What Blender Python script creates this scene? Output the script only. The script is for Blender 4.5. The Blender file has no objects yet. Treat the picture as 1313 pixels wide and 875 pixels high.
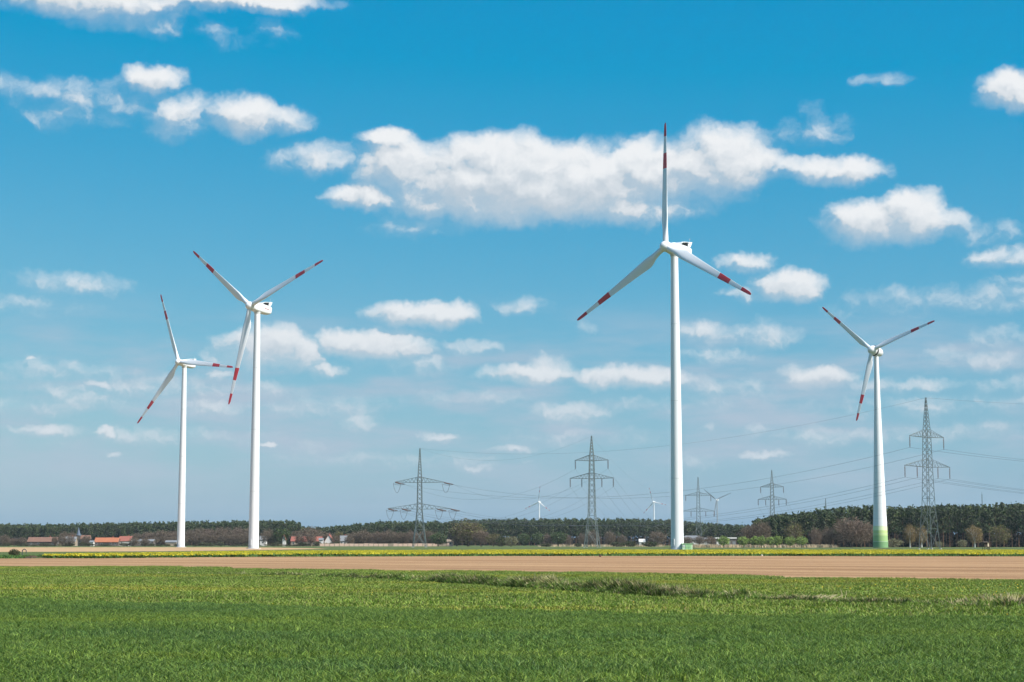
import bpy, math, random
import numpy as np
from mathutils import Vector, Matrix
R = math.radians
random.seed(7)
RNG = np.random.default_rng(11)
sc = bpy.context.scene
COL = sc.collection

# ------------------------------------------------------------------ camera, sky, sun, exposure
F, CX, CY, HOR, HC = 2300.0, 656.5, 437.5, 696.0, 2.5      # calibration of the photograph (1313 x 875)
PITCH = math.atan((HOR - CY) / F)
cp, sp = math.cos(PITCH), math.sin(PITCH)
cam = bpy.data.objects.new('camera', bpy.data.cameras.new('camera'))
COL.objects.link(cam)
cam.location = (0, 0, HC)
cam.rotation_euler = (R(90) + PITCH, 0, 0)
cam.data.sensor_width = 36
cam.data.lens = F / 1313 * 36
cam.data.clip_start = 0.5
cam.data.clip_end = 40000
sc.camera = cam

SUN_EL, SUN_AZ = R(44), R(119)          # azimuth clockwise from +Y (view direction)
sun_dir = Vector((math.sin(SUN_AZ) * math.cos(SUN_EL), math.cos(SUN_AZ) * math.cos(SUN_EL), math.sin(SUN_EL)))
sun = bpy.data.objects.new('sun', bpy.data.lights.new('sun', 'SUN'))
COL.objects.link(sun)
sun.data.energy = 5.0
sun.data.angle = R(0.53)
sun.data.color = (1.0, 0.965, 0.92)
sun.rotation_euler = sun_dir.to_track_quat('Z', 'Y').to_euler()
sun.location = (300, -200, 400)

sc.view_settings.view_transform = 'Standard'
sc.view_settings.look = 'None'
sc.view_settings.exposure = 0.65
sc.view_settings.gamma = 1.0
sc.cycles.use_denoising = True
sc.cycles.max_bounces = 6
sc.cycles.transparent_max_bounces = 8
sc.cycles.volume_bounces = 0


def ray(px, py):
    a, b = (px - CX) / F, -(py - CY) / F
    return Vector((a, cp - b * sp, sp + b * cp))


def at(px, py, Y):
    """world point seen at photo pixel (px, py) at world depth Y"""
    d = ray(px, py)
    return d * (Y / d.y) + Vector((0, 0, HC))


def gx(px, Y, z=0.0):
    return (px - CX) / F * (Y * cp + (z - HC) * sp)


def gp(px, py, z=0.0):
    """ground point under photo pixel"""
    d = ray(px, py)
    return d * ((z - HC) / d.z) + Vector((0, 0, HC))


# ---- world: Nishita sky with scattered cumulus in world directions
class NT:
    def __init__(s, tree):
        s.t = tree

    def n(s, typ, ins=None, **kw):
        nd = s.t.nodes.new(typ)
        for k, v in kw.items():
            setattr(nd, k, v)
        for k, v in (ins or {}).items():
            sock = nd.inputs[k]
            if isinstance(v, bpy.types.NodeSocket):
                s.t.links.new(v, sock)
            else:
                sock.default_value = v
        return nd

    def m(s, op, a, b=0.0, c=0.0, clamp=False):
        return s.n('ShaderNodeMath', {0: a, 1: b, 2: c}, operation=op, use_clamp=clamp).outputs[0]

    def v(s, op, a, b=(0, 0, 0), c=(0, 0, 0)):
        nd = s.n('ShaderNodeVectorMath', {0: a, 1: b, 2: c}, operation=op)
        return nd.outputs['Value'] if op in ('DOT_PRODUCT', 'LENGTH') else nd.outputs['Vector']

    def mix(s, f, a, b, blend='MIX'):
        nd = s.n('ShaderNodeMix', data_type='RGBA', blend_type=blend, clamp_factor=True)
        for i, val in ((0, f), (6, a), (7, b)):
            if isinstance(val, bpy.types.NodeSocket):
                s.t.links.new(val, nd.inputs[i])
            else:
                nd.inputs[i].default_value = val if i == 0 else (*val[:3], 1)
        return nd.outputs[2]

    def ramp(s, f, lo, hi, a=0.0, b=1.0):
        return s.n('ShaderNodeMapRange', {0: f, 1: lo, 2: hi, 3: a, 4: b}, interpolation_type='SMOOTHSTEP', clamp=True).outputs[0]

    def noise(s, vec, scale, detail=4, rough=0.55, **kw):
        nd = s.n('ShaderNodeTexNoise', {'Scale': scale, 'Detail': detail, 'Roughness': rough}, **kw)
        if vec is not None:
            s.t.links.new(vec, nd.inputs['Vector'])
        return nd


# cumulus seen in the photograph: centre pixel, half width, half height, density
CLOUDS = [
    (520, 215, 75, 36, 1.0), (640, 220, 110, 46, 1.15), (735, 235, 120, 46, 1.1), (835, 225, 90, 42, 1.05), (920, 210, 80, 44, 1.0),
    (690, 238, 210, 46, 1.3), (650, 262, 150, 28, .95), (790, 262, 120, 26, .85), (600, 235, 110, 40, 1.0), (500, 178, 40, 14, .8), (415, 203, 60, 17, .6), (466, 252, 44, 17, .85), (540, 290, 60, 12, .45),
    (110, 2, 120, 22, .95), (150, 25, 60, 14, .6), (310, 0, 110, 14, .85), (205, 30, 30, 18, .5), (345, 44, 22, 9, .12), (275, 45, 16, 7, .1),
    (80, 120, 90, 15, .38), (150, 125, 60, 17, .38), (198, 102, 36, 18, .8), (228, 148, 36, 26, .75), (312, 150, 48, 27, .85), (355, 158, 42, 14, .65), (100, 150, 60, 11, .35),
    (1072, 218, 64, 17, .85), (1015, 212, 20, 9, .6), (1122, 283, 65, 27, 1.0), (1165, 275, 48, 30, 1.0), (1205, 285, 32, 18, .7), (1145, 303, 72, 12, .7),
    (1298, 118, 42, 24, .95), (1008, 366, 46, 19, 1.0), (955, 338, 32, 10, .75), (965, 378, 30, 9, .5), (1287, 329, 40, 12, .75), (1205, 388, 100, 14, .36), (1290, 375, 60, 17, .42),
    (1046, 168, 34, 16, .28), (1135, 104, 26, 8, .36), (1040, 140, 12, 8, .2),
    (95, 365, 60, 12, .36), (50, 392, 45, 12, .3), (515, 405, 46, 15, .85), (560, 406, 52, 17, .95), (345, 448, 60, 28, 1.0), (380, 455, 32, 24, .8), (445, 440, 36, 17, .95), (490, 446, 58, 20, .9),
    (420, 476, 22, 9, .75), (520, 468, 50, 12, .5), (602, 447, 28, 9, .55), (665, 395, 30, 9, .32), (680, 480, 62, 13, .85), (705, 472, 28, 12, .7), (800, 484, 66, 14, .9), (850, 490, 34, 10, .6),
    (725, 530, 48, 13, .65), (1045, 484, 44, 15, .85), (1020, 478, 22, 12, .6), (1165, 494, 60, 7, .55), (895, 425, 26, 11, .65), (965, 432, 50, 13, .55), (925, 457, 40, 9, .45), (982, 425, 14, 12, .4),
    (1250, 462, 46, 12, .45), (1295, 436, 42, 12, .45), (1285, 492, 40, 9, .45),
    (62, 552, 40, 7, .75), (132, 556, 15, 7, .8), (126, 494, 14, 5, .75), (75, 503, 14, 8, .6), (120, 515, 60, 11, .4), (464, 538, 24, 11, .7), (560, 558, 22, 6, .75), (345, 572, 11, 4, .8),
    (655, 576, 26, 6, .65), (396, 574, 18, 9, .4), (905, 550, 10, 6, .5), (965, 556, 12, 8, .5), (985, 583, 24, 5, .6), (900, 590, 20, 8, .35), (140, 584, 9, 3, .7), (610, 600, 20, 5, .4), (1265, 300, 50, 9, .25), (60, 478, 90, 11, .42), (165, 498, 120, 13, .42), (30, 522, 60, 9, .34), (250, 522, 80, 11, .34), (430, 522, 70, 11, .34), (330, 500, 50, 11, .38), (950, 502, 80, 13, .3), (1180, 522, 110, 13, .34), (1250, 555, 90, 9, .3), (600, 512, 60, 9, .3), (870, 520, 60, 9, .25), (200, 560, 120, 8, .3), (500, 590, 120, 7, .28), (750, 560, 70, 8, .25), (1080, 560, 90, 8, .28), (745, 420, 14, 8, .35), (40, 463, 5, 2, .7), (290, 480, 14, 7, .5), (300, 458, 30, 10, .55),
]


def blob_uv(c):
    d = ray(c[0], c[1])
    return (math.atan2(d.x, d.y) * 2300, math.asin(d.z / d.length) * 2300, c[2] * (1.30 if c[4] < .8 else 1.2), c[3] * (1.38 if c[4] < .8 else 1.25), c[4] * (1.0 if c[4] < .8 else 1.45))


BLOBS = [blob_uv(c) for c in CLOUDS]

world = bpy.data.worlds.new('World')
sc.world = world
world.use_nodes = True
wt = world.node_tree
wt.nodes.clear()
W = NT(wt)
sky = W.n('ShaderNodeTexSky', sky_type='NISHITA', sun_disc=False, sun_elevation=SUN_EL, sun_rotation=SUN_AZ,
          altitude=60, air_density=1.0, dust_density=0.9, ozone_density=1.6)
SKY_STR = 0.1
gen = W.n('ShaderNodeTexCoord').outputs['Generated']
sx = W.n('ShaderNodeSeparateXYZ', {0: gen})
U = W.m('MULTIPLY', W.m('ARCTAN2', sx.outputs[0], sx.outputs[1]), 2300)      # sky directions in 1/2300 rad
V = W.m('MULTIPLY', W.m('ARCSINE', sx.outputs[2]), 2300)
P = W.n('ShaderNodeCombineXYZ', {0: U, 1: V, 2: 0.0}).outputs[0]
# colour response of the camera on the blue sky (per-channel gain and offset)
crv = W.n('ShaderNodeSeparateColor', {0: sky.outputs[0]})
CH = ((.66, -.122, .0), (.50, .056, .0), (.235, .278, .0))
chan = [W.m('MAXIMUM', W.m('MULTIPLY_ADD', W.m('MULTIPLY', crv.outputs[i], SKY_STR), g_, o_), mn) for i, (g_, o_, mn) in enumerate(CH)]
blue = W.n('ShaderNodeCombineColor', {0: chan[0], 1: chan[1], 2: chan[2]}).outputs[0]
# thin streaks of far cloud low over the horizon
st = W.noise(W.v('MULTIPLY', P, (.0045, .020, 1)), 1.0, 5, .55)
stm = W.m('MULTIPLY', W.ramp(st.outputs['Fac'], .38, .70), W.m('MULTIPLY', W.ramp(V, 20, 130), W.ramp(V, 330, 210)))
blue2 = W.mix(W.m('MULTIPLY', stm, .8), blue, (.29, .345, .42))
# warped coordinates for the billows
w1 = W.noise(P, 0.022, 3, .6)
w2 = W.noise(P, 0.09, 2, .6)
Q = W.v('ADD', W.v('ADD', P, W.v('MULTIPLY_ADD', w1.outputs['Color'], (46, 26, 0), (-23, -13, 0))),
        W.v('MULTIPLY_ADD', w2.outputs['Color'], (12, 9, 0), (-6, -4.5, 0)))
OFS = W.ramp(V, 60, 520, .38, 1.05)
Q2 = W.v('ADD', Q, W.n('ShaderNodeCombineXYZ', {0: W.m('MULTIPLY', OFS, 8.0), 1: W.m('MULTIPLY', OFS, 14.0), 2: 0.0}).outputs[0])
BILL = (1, 1.2, 1)


def fbm(q):
    return W.m('MULTIPLY_ADD', W.noise(W.v('MULTIPLY', q, BILL), 0.022, 6, .54).outputs['Fac'], 1.7, -.85)


F1, F2 = fbm(Q), fbm(Q2)


def leaf_group(blobs=None):
    """one small node group: sky colour with the clouds of one cell (or, without blobs, of the open sky around)"""
    g = bpy.data.node_groups.new('clouds', 'ShaderNodeTree')
    for nm, ty in (('q', 'Vector'), ('q2', 'Vector'), ('f1', 'Float'), ('f2', 'Float'), ('blue', 'Color'), ('v', 'Float'), ('far', 'Float')):
        g.interface.new_socket(nm, in_out='INPUT', socket_type='NodeSocket' + ty)
    g.interface.new_socket('col', in_out='OUTPUT', socket_type='NodeSocketColor')
    T = NT(g)
    gi, go = g.nodes.new('NodeGroupInput').outputs, g.nodes.new('NodeGroupOutput')

    def field(q):
        acc = None
        for (u, v, a, b, w) in blobs:
            e = T.v('MULTIPLY_ADD', q, (1 / a, 1 / b, 0), (-u / a, -v / b, 0))
            k = T.m('MULTIPLY_ADD', T.v('DOT_PRODUCT', e, e), -w, w)
            acc = T.m('MAXIMUM', k, -1.3) if acc is None else T.n('ShaderNodeMath', {0: acc, 1: k, 2: .3}, operation='SMOOTH_MAX').outputs[0]
        return acc

    def glob(q):
        big = T.noise(T.v('MULTIPLY', q, (1, 2.0, 1)), 0.0042, 2, .5)
        g_ = T.m('MINIMUM', T.m('MULTIPLY_ADD', big.outputs['Fac'], 6.0, -3.4), 1.0)
        return T.m('ADD', T.m('MULTIPLY', g_, gi['far']), T.m('MULTIPLY_ADD', gi['far'], 3.0, -3.0))
    fn = field if blobs else glob
    d1, d2 = T.m('ADD', fn(gi['q']), gi['f1']), T.m('ADD', fn(gi['q2']), gi['f2'])
    relief = T.m('SUBTRACT', d1, d2)                     # thinner towards the sun -> lit side
    soft = T.ramp(relief, .22, -.22, 1.25, 2.1)           # crisper sunny edge, soft base
    al = T.m('DIVIDE', T.m('ADD', d1, .20), soft, clamp=True)
    al = T.m('MULTIPLY', T.ramp(al, 0, 1), .92)
    thick = T.ramp(d1, .3, 1.2)
    lit = T.ramp(T.m('MULTIPLY_ADD', thick, -.04, relief), -.38, .62)
    col = T.mix(lit, (.36, .40, .44), (.60, .598, .598))
    hz = T.ramp(gi['v'], 460, 60)
    col = T.mix(T.m('MULTIPLY', hz, .62), col, (.37, .425, .475))
    g.links.new(T.mix(al, gi['blue'], col), go.inputs[0])
    return g


FAR = W.m('MAXIMUM', W.ramp(W.m('ABSOLUTE', U), 700, 860), W.ramp(V, 760, 920))


def cloud_bg(blobs=None):
    nd = W.n('ShaderNodeGroup', node_tree=leaf_group(blobs))
    for k, v in (('q', Q), ('q2', Q2), ('f1', F1), ('f2', F2), ('blue', blue2), ('v', V), ('far', FAR)):
        wt.links.new(v, nd.inputs[k])
    return W.n('ShaderNodeBackground', {'Color': nd.outputs[0], 'Strength': 1.0}).outputs[0]


# the sky in view, cell by cell (each cell holds only the clouds that reach into it)
US = [-700, -520, -400, -250, -120, 0, 120, 250, 400, 520, 700]
VS = [60, 150, 225, 300, 400, 520, 640, 760]


def cell(i0, i1, j0, j1):
    u0, u1, v0, v1 = US[i0], US[i1], VS[j0], VS[j1]
    bl = [b for b in BLOBS if b[0] + 1.75 * b[2] + 32 > u0 and b[0] - 1.75 * b[2] - 32 < u1 and b[1] + 1.75 * b[3] + 22 > v0 and b[1] - 1.75 * b[3] - 34 < v1]
    if not bl:
        return PLAIN
    if (i1 - i0 == 1 and j1 - j0 == 1) or len(bl) <= 6:
        return cloud_bg(bl)
    if (i1 - i0) >= (j1 - j0):
        k = (i0 + i1) // 2
        f, a, b = W.m('GREATER_THAN', U, US[k]), cell(i0, k, j0, j1), cell(k, i1, j0, j1)
    else:
        k = (j0 + j1) // 2
        f, a, b = W.m('GREATER_THAN', V, VS[k]), cell(i0, i1, j0, k), cell(i0, i1, k, j1)
    return W.n('ShaderNodeMixShader', {0: f, 1: a, 2: b}).outputs[0]


PLAIN = W.n('ShaderNodeBackground', {'Color': blue2, 'Strength': 1.0}).outputs[0]
in_view = cell(0, len(US) - 1, 0, len(VS) - 1)
# the same kind of cumulus goes on all round
around = cloud_bg()
out_f = W.m('MAXIMUM', W.m('GREATER_THAN', W.m('ABSOLUTE', U), 700), W.m('GREATER_THAN', V, 760))
low_f = W.m('LESS_THAN', V, 60)
msh = W.n('ShaderNodeMixShader', {0: out_f, 1: in_view, 2: around}).outputs[0]
msh = W.n('ShaderNodeMixShader', {0: low_f, 1: msh, 2: PLAIN}).outputs[0]
wo = W.n('ShaderNodeOutputWorld')
wt.links.new(msh, wo.inputs[0])
world.cycles.sampling_method = 'MANUAL'
world.cycles.sample_map_resolution = 512

# ------------------------------------------------------------------ helpers
MATS = {}


def mat(name, col, rough=.6, var=.12, scale=1.0, spec=.4, trans=0.0, metal=0.0, attr=False, bump=0.0, stretch=(1, 1, 1), col2=None, coat=0.0, zone=None, zscale=.05):
    if name in MATS:
        return MATS[name]
    m = bpy.data.materials.new(name)
    m.use_nodes = True
    t = m.node_tree
    t.nodes.clear()
    T = NT(t)
    out = T.n('ShaderNodeOutputMaterial')
    pos = T.v('MULTIPLY', T.n('ShaderNodeNewGeometry').outputs['Position'], stretch)
    nz = T.noise(pos, scale, 4, .6)
    if attr:
        base = T.n('ShaderNodeAttribute', attribute_name='tint').outputs['Color']
    else:
        base = T.mix(1.0, col, (1, 1, 1), 'MULTIPLY')
    if col2 is not None:
        base = T.mix(T.ramp(nz.outputs['Fac'], .38, .62), base, col2)
    if zone is not None:
        zn = T.noise(T.v('MULTIPLY', pos, (.35, 1, 1)), zscale, 4, .6)
        for lo, hi, zc in zone:
            base = T.mix(T.ramp(zn.outputs['Fac'], lo, hi), base, T.mix(1.0, base, zc, 'MULTIPLY'))
    vv = T.m('MULTIPLY_ADD', nz.outputs['Fac'], 2 * var, 1 - var)
    c = T.v('SCALE', base)
    nd = c.node
    t.links.new(vv, nd.inputs['Scale'])
    b = T.n('ShaderNodeBsdfPrincipled', {'Base Color': c, 'Roughness': rough, 'Specular IOR Level': spec, 'Metallic': metal, 'Coat Weight': coat})
    if bump:
        bp = T.n('ShaderNodeBump', {'Strength': bump, 'Height': nz.outputs['Fac'], 'Distance': .1})
        t.links.new(bp.outputs[0], b.inputs['Normal'])
    sh = b.outputs[0]
    if trans:
        tr = T.n('ShaderNodeBsdfTranslucent', {'Color': c})
        mx = T.n('ShaderNodeMixShader', {0: trans, 1: sh, 2: tr.outputs[0]})
        sh = mx.outputs[0]
    t.links.new(sh, out.inputs['Surface'])
    MATS[name] = m
    return m


class MB:
    """collects shapes, built as one mesh"""

    def __init__(s):
        s.v, s.f, s.mi, s.sm = [], [], [], []

    def add(s, vs, fs, mi=0, smooth=False):
        o = len(s.v)
        s.v += [tuple(x) for x in vs]
        for f in fs:
            s.f.append([i + o for i in f])
            s.mi.append(mi)
            s.sm.append(smooth)

    def box(s, c, d, mi=0, rz=0.0, M=None):
        x, y, z = (k / 2 for k in d)
        vs = [Vector((a * x, b * y, e * z)) for a in (-1, 1) for b in (-1, 1) for e in (-1, 1)]
        rot = Matrix.Rotation(rz, 3, 'Z')
        vs = [rot @ v + Vector(c) for v in vs]
        if M is not None:
            vs = [M @ v for v in vs]
        s.add(vs, [(0, 1, 3, 2), (4, 6, 7, 5), (0, 4, 5, 1), (2, 3, 7, 6), (0, 2, 6, 4), (1, 5, 7, 3)], mi)

    def bar(s, a, b, r, r2=None, n=4, mi=0, smooth=False):
        a, b = Vector(a), Vector(b)
        d = (b - a)
        if d.length < 1e-6:
            return
        d.normalize()
        u = d.orthogonal().normalized()
        w = d.cross(u)
        r2 = r if r2 is None else r2
        vs = []
        for (p, q) in ((a, r), (b, r2)):
            for i in range(n):
                t = 2 * math.pi * (i + .5) / n
                vs.append(p + (u * math.cos(t) + w * math.sin(t)) * q)
        fs = [(i, (i + 1) % n, n + (i + 1) % n, n + i) for i in range(n)]
        fs += [tuple(range(n - 1, -1, -1)), tuple(range(n, 2 * n))]
        s.add(vs, fs, mi, smooth)

    def loft(s, rings, caps=True, mi=0, smooth=True, mis=None):
        n = len(rings[0])
        vs = [v for r in rings for v in r]
        o = len(s.v)
        s.v += [tuple(x) for x in vs]
        for k in range(len(rings) - 1):
            m_ = mis[k] if mis else mi
            for i in range(n):
                j = (i + 1) % n
                s.f.append([o + k * n + i, o + k * n + j, o + (k + 1) * n + j, o + (k + 1) * n + i])
                s.mi.append(m_)
                s.sm.append(smooth)
        if caps:
            s.add(rings[0], [list(range(n - 1, -1, -1))], mis[0] if mis else mi)      # own vertices: keeps the side shading clean
            s.add(rings[-1], [list(range(n))], mis[-1] if mis else mi)

    def lathe(s, prof, n=32, M=None, mi=0, mis=None, caps=True):
        rings = []
        for (r, z) in prof:
            ring = [Vector((r * math.cos(2 * math.pi * i / n), r * math.sin(2 * math.pi * i / n), z)) for i in range(n)]
            if M is not None:
                ring = [M @ v for v in ring]
            rings.append(ring)
        s.loft(rings, caps, mi, True, mis)

    def mesh(s, name, mats):
        me = bpy.data.meshes.new(name)
        me.from_pydata(s.v, [], s.f)
        for m_ in (mats if isinstance(mats, (list, tuple)) else [mats]):
            me.materials.append(m_)
        me.polygons.foreach_set('material_index', s.mi)
        me.polygons.foreach_set('use_smooth', s.sm)
        me.update()
        return me

    def build(s, name, mats, parent=None, loc=None):
        return link(name, s.mesh(name, mats), parent, loc)


def link(name, data, parent=None, loc=None):
    o = bpy.data.objects.new(name, data)
    COL.objects.link(o)
    if parent is not None:
        o.parent = parent
    if loc is not None:
        o.location = loc
    return o


def empty(name, loc, rz=0.0):
    o = link(name, None, None, loc)
    o.rotation_euler = (0, 0, rz)
    o.empty_display_size = 1
    return o


def tag(o, label=None, cat=None, group=None, kind=None):
    for k, v in (('label', label), ('category', cat), ('group', group), ('kind', kind)):
        if v:
            o[k] = v
    return o


def np_mesh(name, V, Fq, mats, tint=None, smooth=False):
    """V (n,3), Fq (m,k) uniform polygons; tint per-face colours"""
    me = bpy.data.meshes.new(name)
    V = np.asarray(V, np.float32)
    Fq = np.asarray(Fq, np.int32)
    m, k = Fq.shape
    me.vertices.add(len(V))
    me.vertices.foreach_set('co', V.ravel())
    me.loops.add(m * k)
    me.loops.foreach_set('vertex_index', Fq.ravel())
    me.polygons.add(m)
    me.polygons.foreach_set('loop_start', np.arange(0, m * k, k, dtype=np.int32))
    me.polygons.foreach_set('loop_total', np.full(m, k, np.int32))
    if smooth:
        me.polygons.foreach_set('use_smooth', np.ones(m, bool))
    for q in (mats if isinstance(mats, (list, tuple)) else [mats]):
        me.materials.append(q)
    if tint is not None:
        a = me.attributes.new('tint', 'FLOAT_COLOR', 'FACE')
        c = np.ones((m, 4), np.float32)
        c[:, :3] = tint
        a.data.foreach_set('color', c.ravel())
    me.update()
    me.validate()
    return me


def sheet(name, pts, z, m, kind='structure'):
    """flat polygon sheet on the ground"""
    me = bpy.data.meshes.new(name)
    me.from_pydata([(p[0], p[1], z) for p in pts], [], [list(range(len(pts)))])
    me.materials.append(m)
    me.update()
    if me.polygons[0].normal.z < 0:
        me.flip_normals()
    return tag(link(name, me), kind=kind)


# ------------------------------------------------------------------ materials
M_white = mat('turbine_white', (.69, .695, .70), .35, .03, .15, .5)
M_red = mat('warning_red', (.55, .035, .04), .4, .05, .4)
M_greyw = mat('turbine_grey', (.55, .56, .56), .5, .05, .3)
M_dark = mat('dark_metal', (.05, .055, .06), .5, .1, 1)
M_conc = mat('concrete', (.42, .41, .39), .85, .12, .8)
M_steel = mat('galvanised_steel', (.10, .13, .125), .55, .15, .5, .5)
M_insul = mat('insulator_brown', (.12, .07, .055), .3, .1, 2)
M_wire = mat('aluminium_wire', (.16, .17, .18), .5, .05, 1)


def soil_material(name, c1, c2, ang, s):
    m = bpy.data.materials.new(name)
    m.use_nodes = True
    t = m.node_tree
    t.nodes.clear()
    T = NT(t)
    pos = T.n('ShaderNodeNewGeometry').outputs['Position']
    rot = T.n('ShaderNodeVectorRotate', {'Vector': pos, 'Angle': ang}, rotation_type='Z_AXIS').outputs[0]
    n1 = T.noise(T.v('MULTIPLY', rot, (.012, .11, 1)), 1.0 * s, 5, .6)      # tillage passes along the field
    n2 = T.noise(rot, 1.6, 6, .7)
    n3 = T.noise(T.v('MULTIPLY', rot, (.25, 2.2, 1)), 1.0, 3, .6)
    n4 = T.noise(rot, .03, 3, .5)
    c = T.mix(T.ramp(n1.outputs['Fac'], .35, .65), c1, c2)
    k = T.m('ADD', T.m('MULTIPLY', n2.outputs['Fac'], .75), T.m('MULTIPLY', n3.outputs['Fac'], .35))
    k = T.m('ADD', k, T.m('MULTIPLY', n4.outputs['Fac'], .25))
    c = T.v('SCALE', c)
    t.links.new(T.m('ADD', k, .33), c.node.inputs['Scale'])
    bp = T.n('ShaderNodeBump', {'Strength': .8, 'Height': n2.outputs['Fac'], 'Distance': .25})
    b = T.n('ShaderNodeBsdfPrincipled', {'Base Color': c, 'Roughness': .95, 'Specular IOR Level': .1, 'Normal': bp.outputs[0]})
    o = T.n('ShaderNodeOutputMaterial')
    t.links.new(b.outputs[0], o.inputs[0])
    return m


def grass_ground(name, c1, c2, c3, ang=0.0):
    m = bpy.data.materials.new(name)
    m.use_nodes = True
    t = m.node_tree
    t.nodes.clear()
    T = NT(t)
    pos = T.n('ShaderNodeNewGeometry').outputs['Position']
    rot = T.n('ShaderNodeVectorRotate', {'Vector': pos, 'Angle': ang}, rotation_type='Z_AXIS').outputs[0]
    n1 = T.noise(T.v('MULTIPLY', rot, (.03, .14, 1)), 1.0, 5, .6)
    n2 = T.noise(T.v('MULTIPLY', rot, (.05, .22, 1)), 1.0, 4, .6)
    n3 = T.noise(rot, 2.4, 6, .7)
    c = T.mix(T.ramp(n1.outputs['Fac'], .4, .62), c1, c2)
    c = T.mix(T.ramp(n2.outputs['Fac'], .54, .70), c, c3)
    c = T.v('SCALE', c)
    t.links.new(T.m('MULTIPLY_ADD', n3.outputs['Fac'], 1.1, .45), c.node.inputs['Scale'])
    bp = T.n('ShaderNodeBump', {'Strength': .7, 'Height': n3.outputs['Fac'], 'Distance': .2})
    b = T.n('ShaderNodeBsdfPrincipled', {'Base Color': c, 'Roughness': .9, 'Specular IOR Level': .15, 'Normal': bp.outputs[0]})
    o = T.n('ShaderNodeOutputMaterial')
    t.links.new(b.outputs[0], o.inputs[0])
    return m


EDGE = math.atan2(-57, 89)      # direction of the field edges
M_ground = grass_ground('far_grass', (.065, .10, .024), (.10, .115, .035), (.15, .13, .06))
M_meadow = grass_ground('meadow_ground', (.08, .17, .022), (.15, .21, .026), (.15, .15, .035), -EDGE)
M_wheatsoil = grass_ground('wheat_ground', (.028, .06, .012), (.035, .07, .014), (.045, .055, .018))
M_soil = soil_material('tilled_soil', (.265, .150, .075), (.385, .235, .122), -EDGE, 1.0)
M_farsoil = soil_material('far_tilled_soil', (.40, .25, .13), (.44, .29, .16), 0.0, .5)

# ------------------------------------------------------------------ ground and fields
ground = sheet('ground', [(-9000, -300), (9000, -300), (9000, 9000), (-9000, 9000)], 0.0, M_ground)


def line(pxs, Ys):
    return [(gx(p, y), y) for p, y in zip(pxs, Ys)]


# soil field edges
soil_near = [tuple(gp(a, b, .11))[:2] for a, b in ((-180, 725.5), (0, 726), (190, 725.6), (330, 729), (500, 731), (656, 732.6), (760, 733.6), (860, 735.5), (960, 738.2), (1056, 740.6), (1180, 742.4), (1313, 743.8), (1500, 746))]
soil_far = line([-160, 0, 330, 656, 1000, 1313, 1480], [285, 283, 318, 338, 340, 330, 325])
sheet('plowed_field', soil_near + soil_far[::-1], .016, M_soil)
wheat_edge_px = [(-220, 757), (0, 763), (150, 767), (300, 771), (500, 775), (700, 779), (900, 782), (1100, 784), (1313, 786), (1560, 788)]
wheat_edge = []
for (a, b) in wheat_edge_px:
    q = gp(a, b, .25)
    wheat_edge.append((q.x, q.y))
sheet('wheat_field', wheat_edge + [(60, -20), (-60, -20)], .008, M_wheatsoil)
mead_far = [(x, y + .3) for x, y in soil_near]
sheet('meadow', wheat_edge + mead_far[::-1], .006, M_meadow)
far_soil = line([-200, 0, 200, 330, 420], [470, 480, 520, 600, 720]) + line([400, 330, 200, 0, -200], [800, 960, 975, 960, 940])
sheet('far_plowed_field', far_soil, .02, M_farsoil)


# ---- scattering of small plants: one object, instances by geometry nodes
def scatter(name, pts, rots, scls, protos, label, cat):
    src = bpy.data.collections.new(name + '_source')
    for i, me in enumerate(protos):
        o = bpy.data.objects.new('%s_patch' % name, me)
        src.objects.link(o)
    n = len(pts)
    me = bpy.data.meshes.new(name)
    me.vertices.add(n)
    me.vertices.foreach_set('co', np.asarray(pts, np.float32).ravel())
    a = me.attributes.new('rz', 'FLOAT', 'POINT')
    a.data.foreach_set('value', np.asarray(rots, np.float32))
    a = me.attributes.new('scl', 'FLOAT_VECTOR', 'POINT')
    a.data.foreach_set('vector', np.asarray(scls, np.float32).ravel())
    a = me.attributes.new('idx', 'INT', 'POINT')
    a.data.foreach_set('value', RNG.integers(0, len(protos), n).astype(np.int32))
    me.update()
    o = link(name, me)
    ng = bpy.data.node_groups.new(name + '_nodes', 'GeometryNodeTree')
    ng.interface.new_socket('Geometry', in_out='INPUT', socket_type='NodeSocketGeometry')
    ng.interface.new_socket('Geometry', in_out='OUTPUT', socket_type='NodeSocketGeometry')
    T = NT(ng)
    gi, go = ng.nodes.new('NodeGroupInput'), ng.nodes.new('NodeGroupOutput')
    ci = T.n('GeometryNodeCollectionInfo', {'Collection': src, 'Separate Children': True, 'Reset Children': True})
    at_r = T.n('GeometryNodeInputNamedAttribute', {'Name': 'rz'}, data_type='FLOAT')
    at_s = T.n('GeometryNodeInputNamedAttribute', {'Name': 'scl'}, data_type='FLOAT_VECTOR')
    at_i = T.n('GeometryNodeInputNamedAttribute', {'Name': 'idx'}, data_type='INT')
    rot = T.n('ShaderNodeCombineXYZ', {2: at_r.outputs[0]})
    iop = T.n('GeometryNodeInstanceOnPoints', {'Points': gi.outputs[0], 'Instance': ci.outputs[0], 'Pick Instance': True,
                                              'Instance Index': at_i.outputs[0], 'Rotation': rot.outputs[0], 'Scale': at_s.outputs[0]})
    ng.links.new(iop.outputs[0], go.inputs[0])
    md = o.modifiers.new('scatter', 'NODES')
    md.node_group = ng
    return tag(o, label, cat, kind='stuff')


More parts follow.
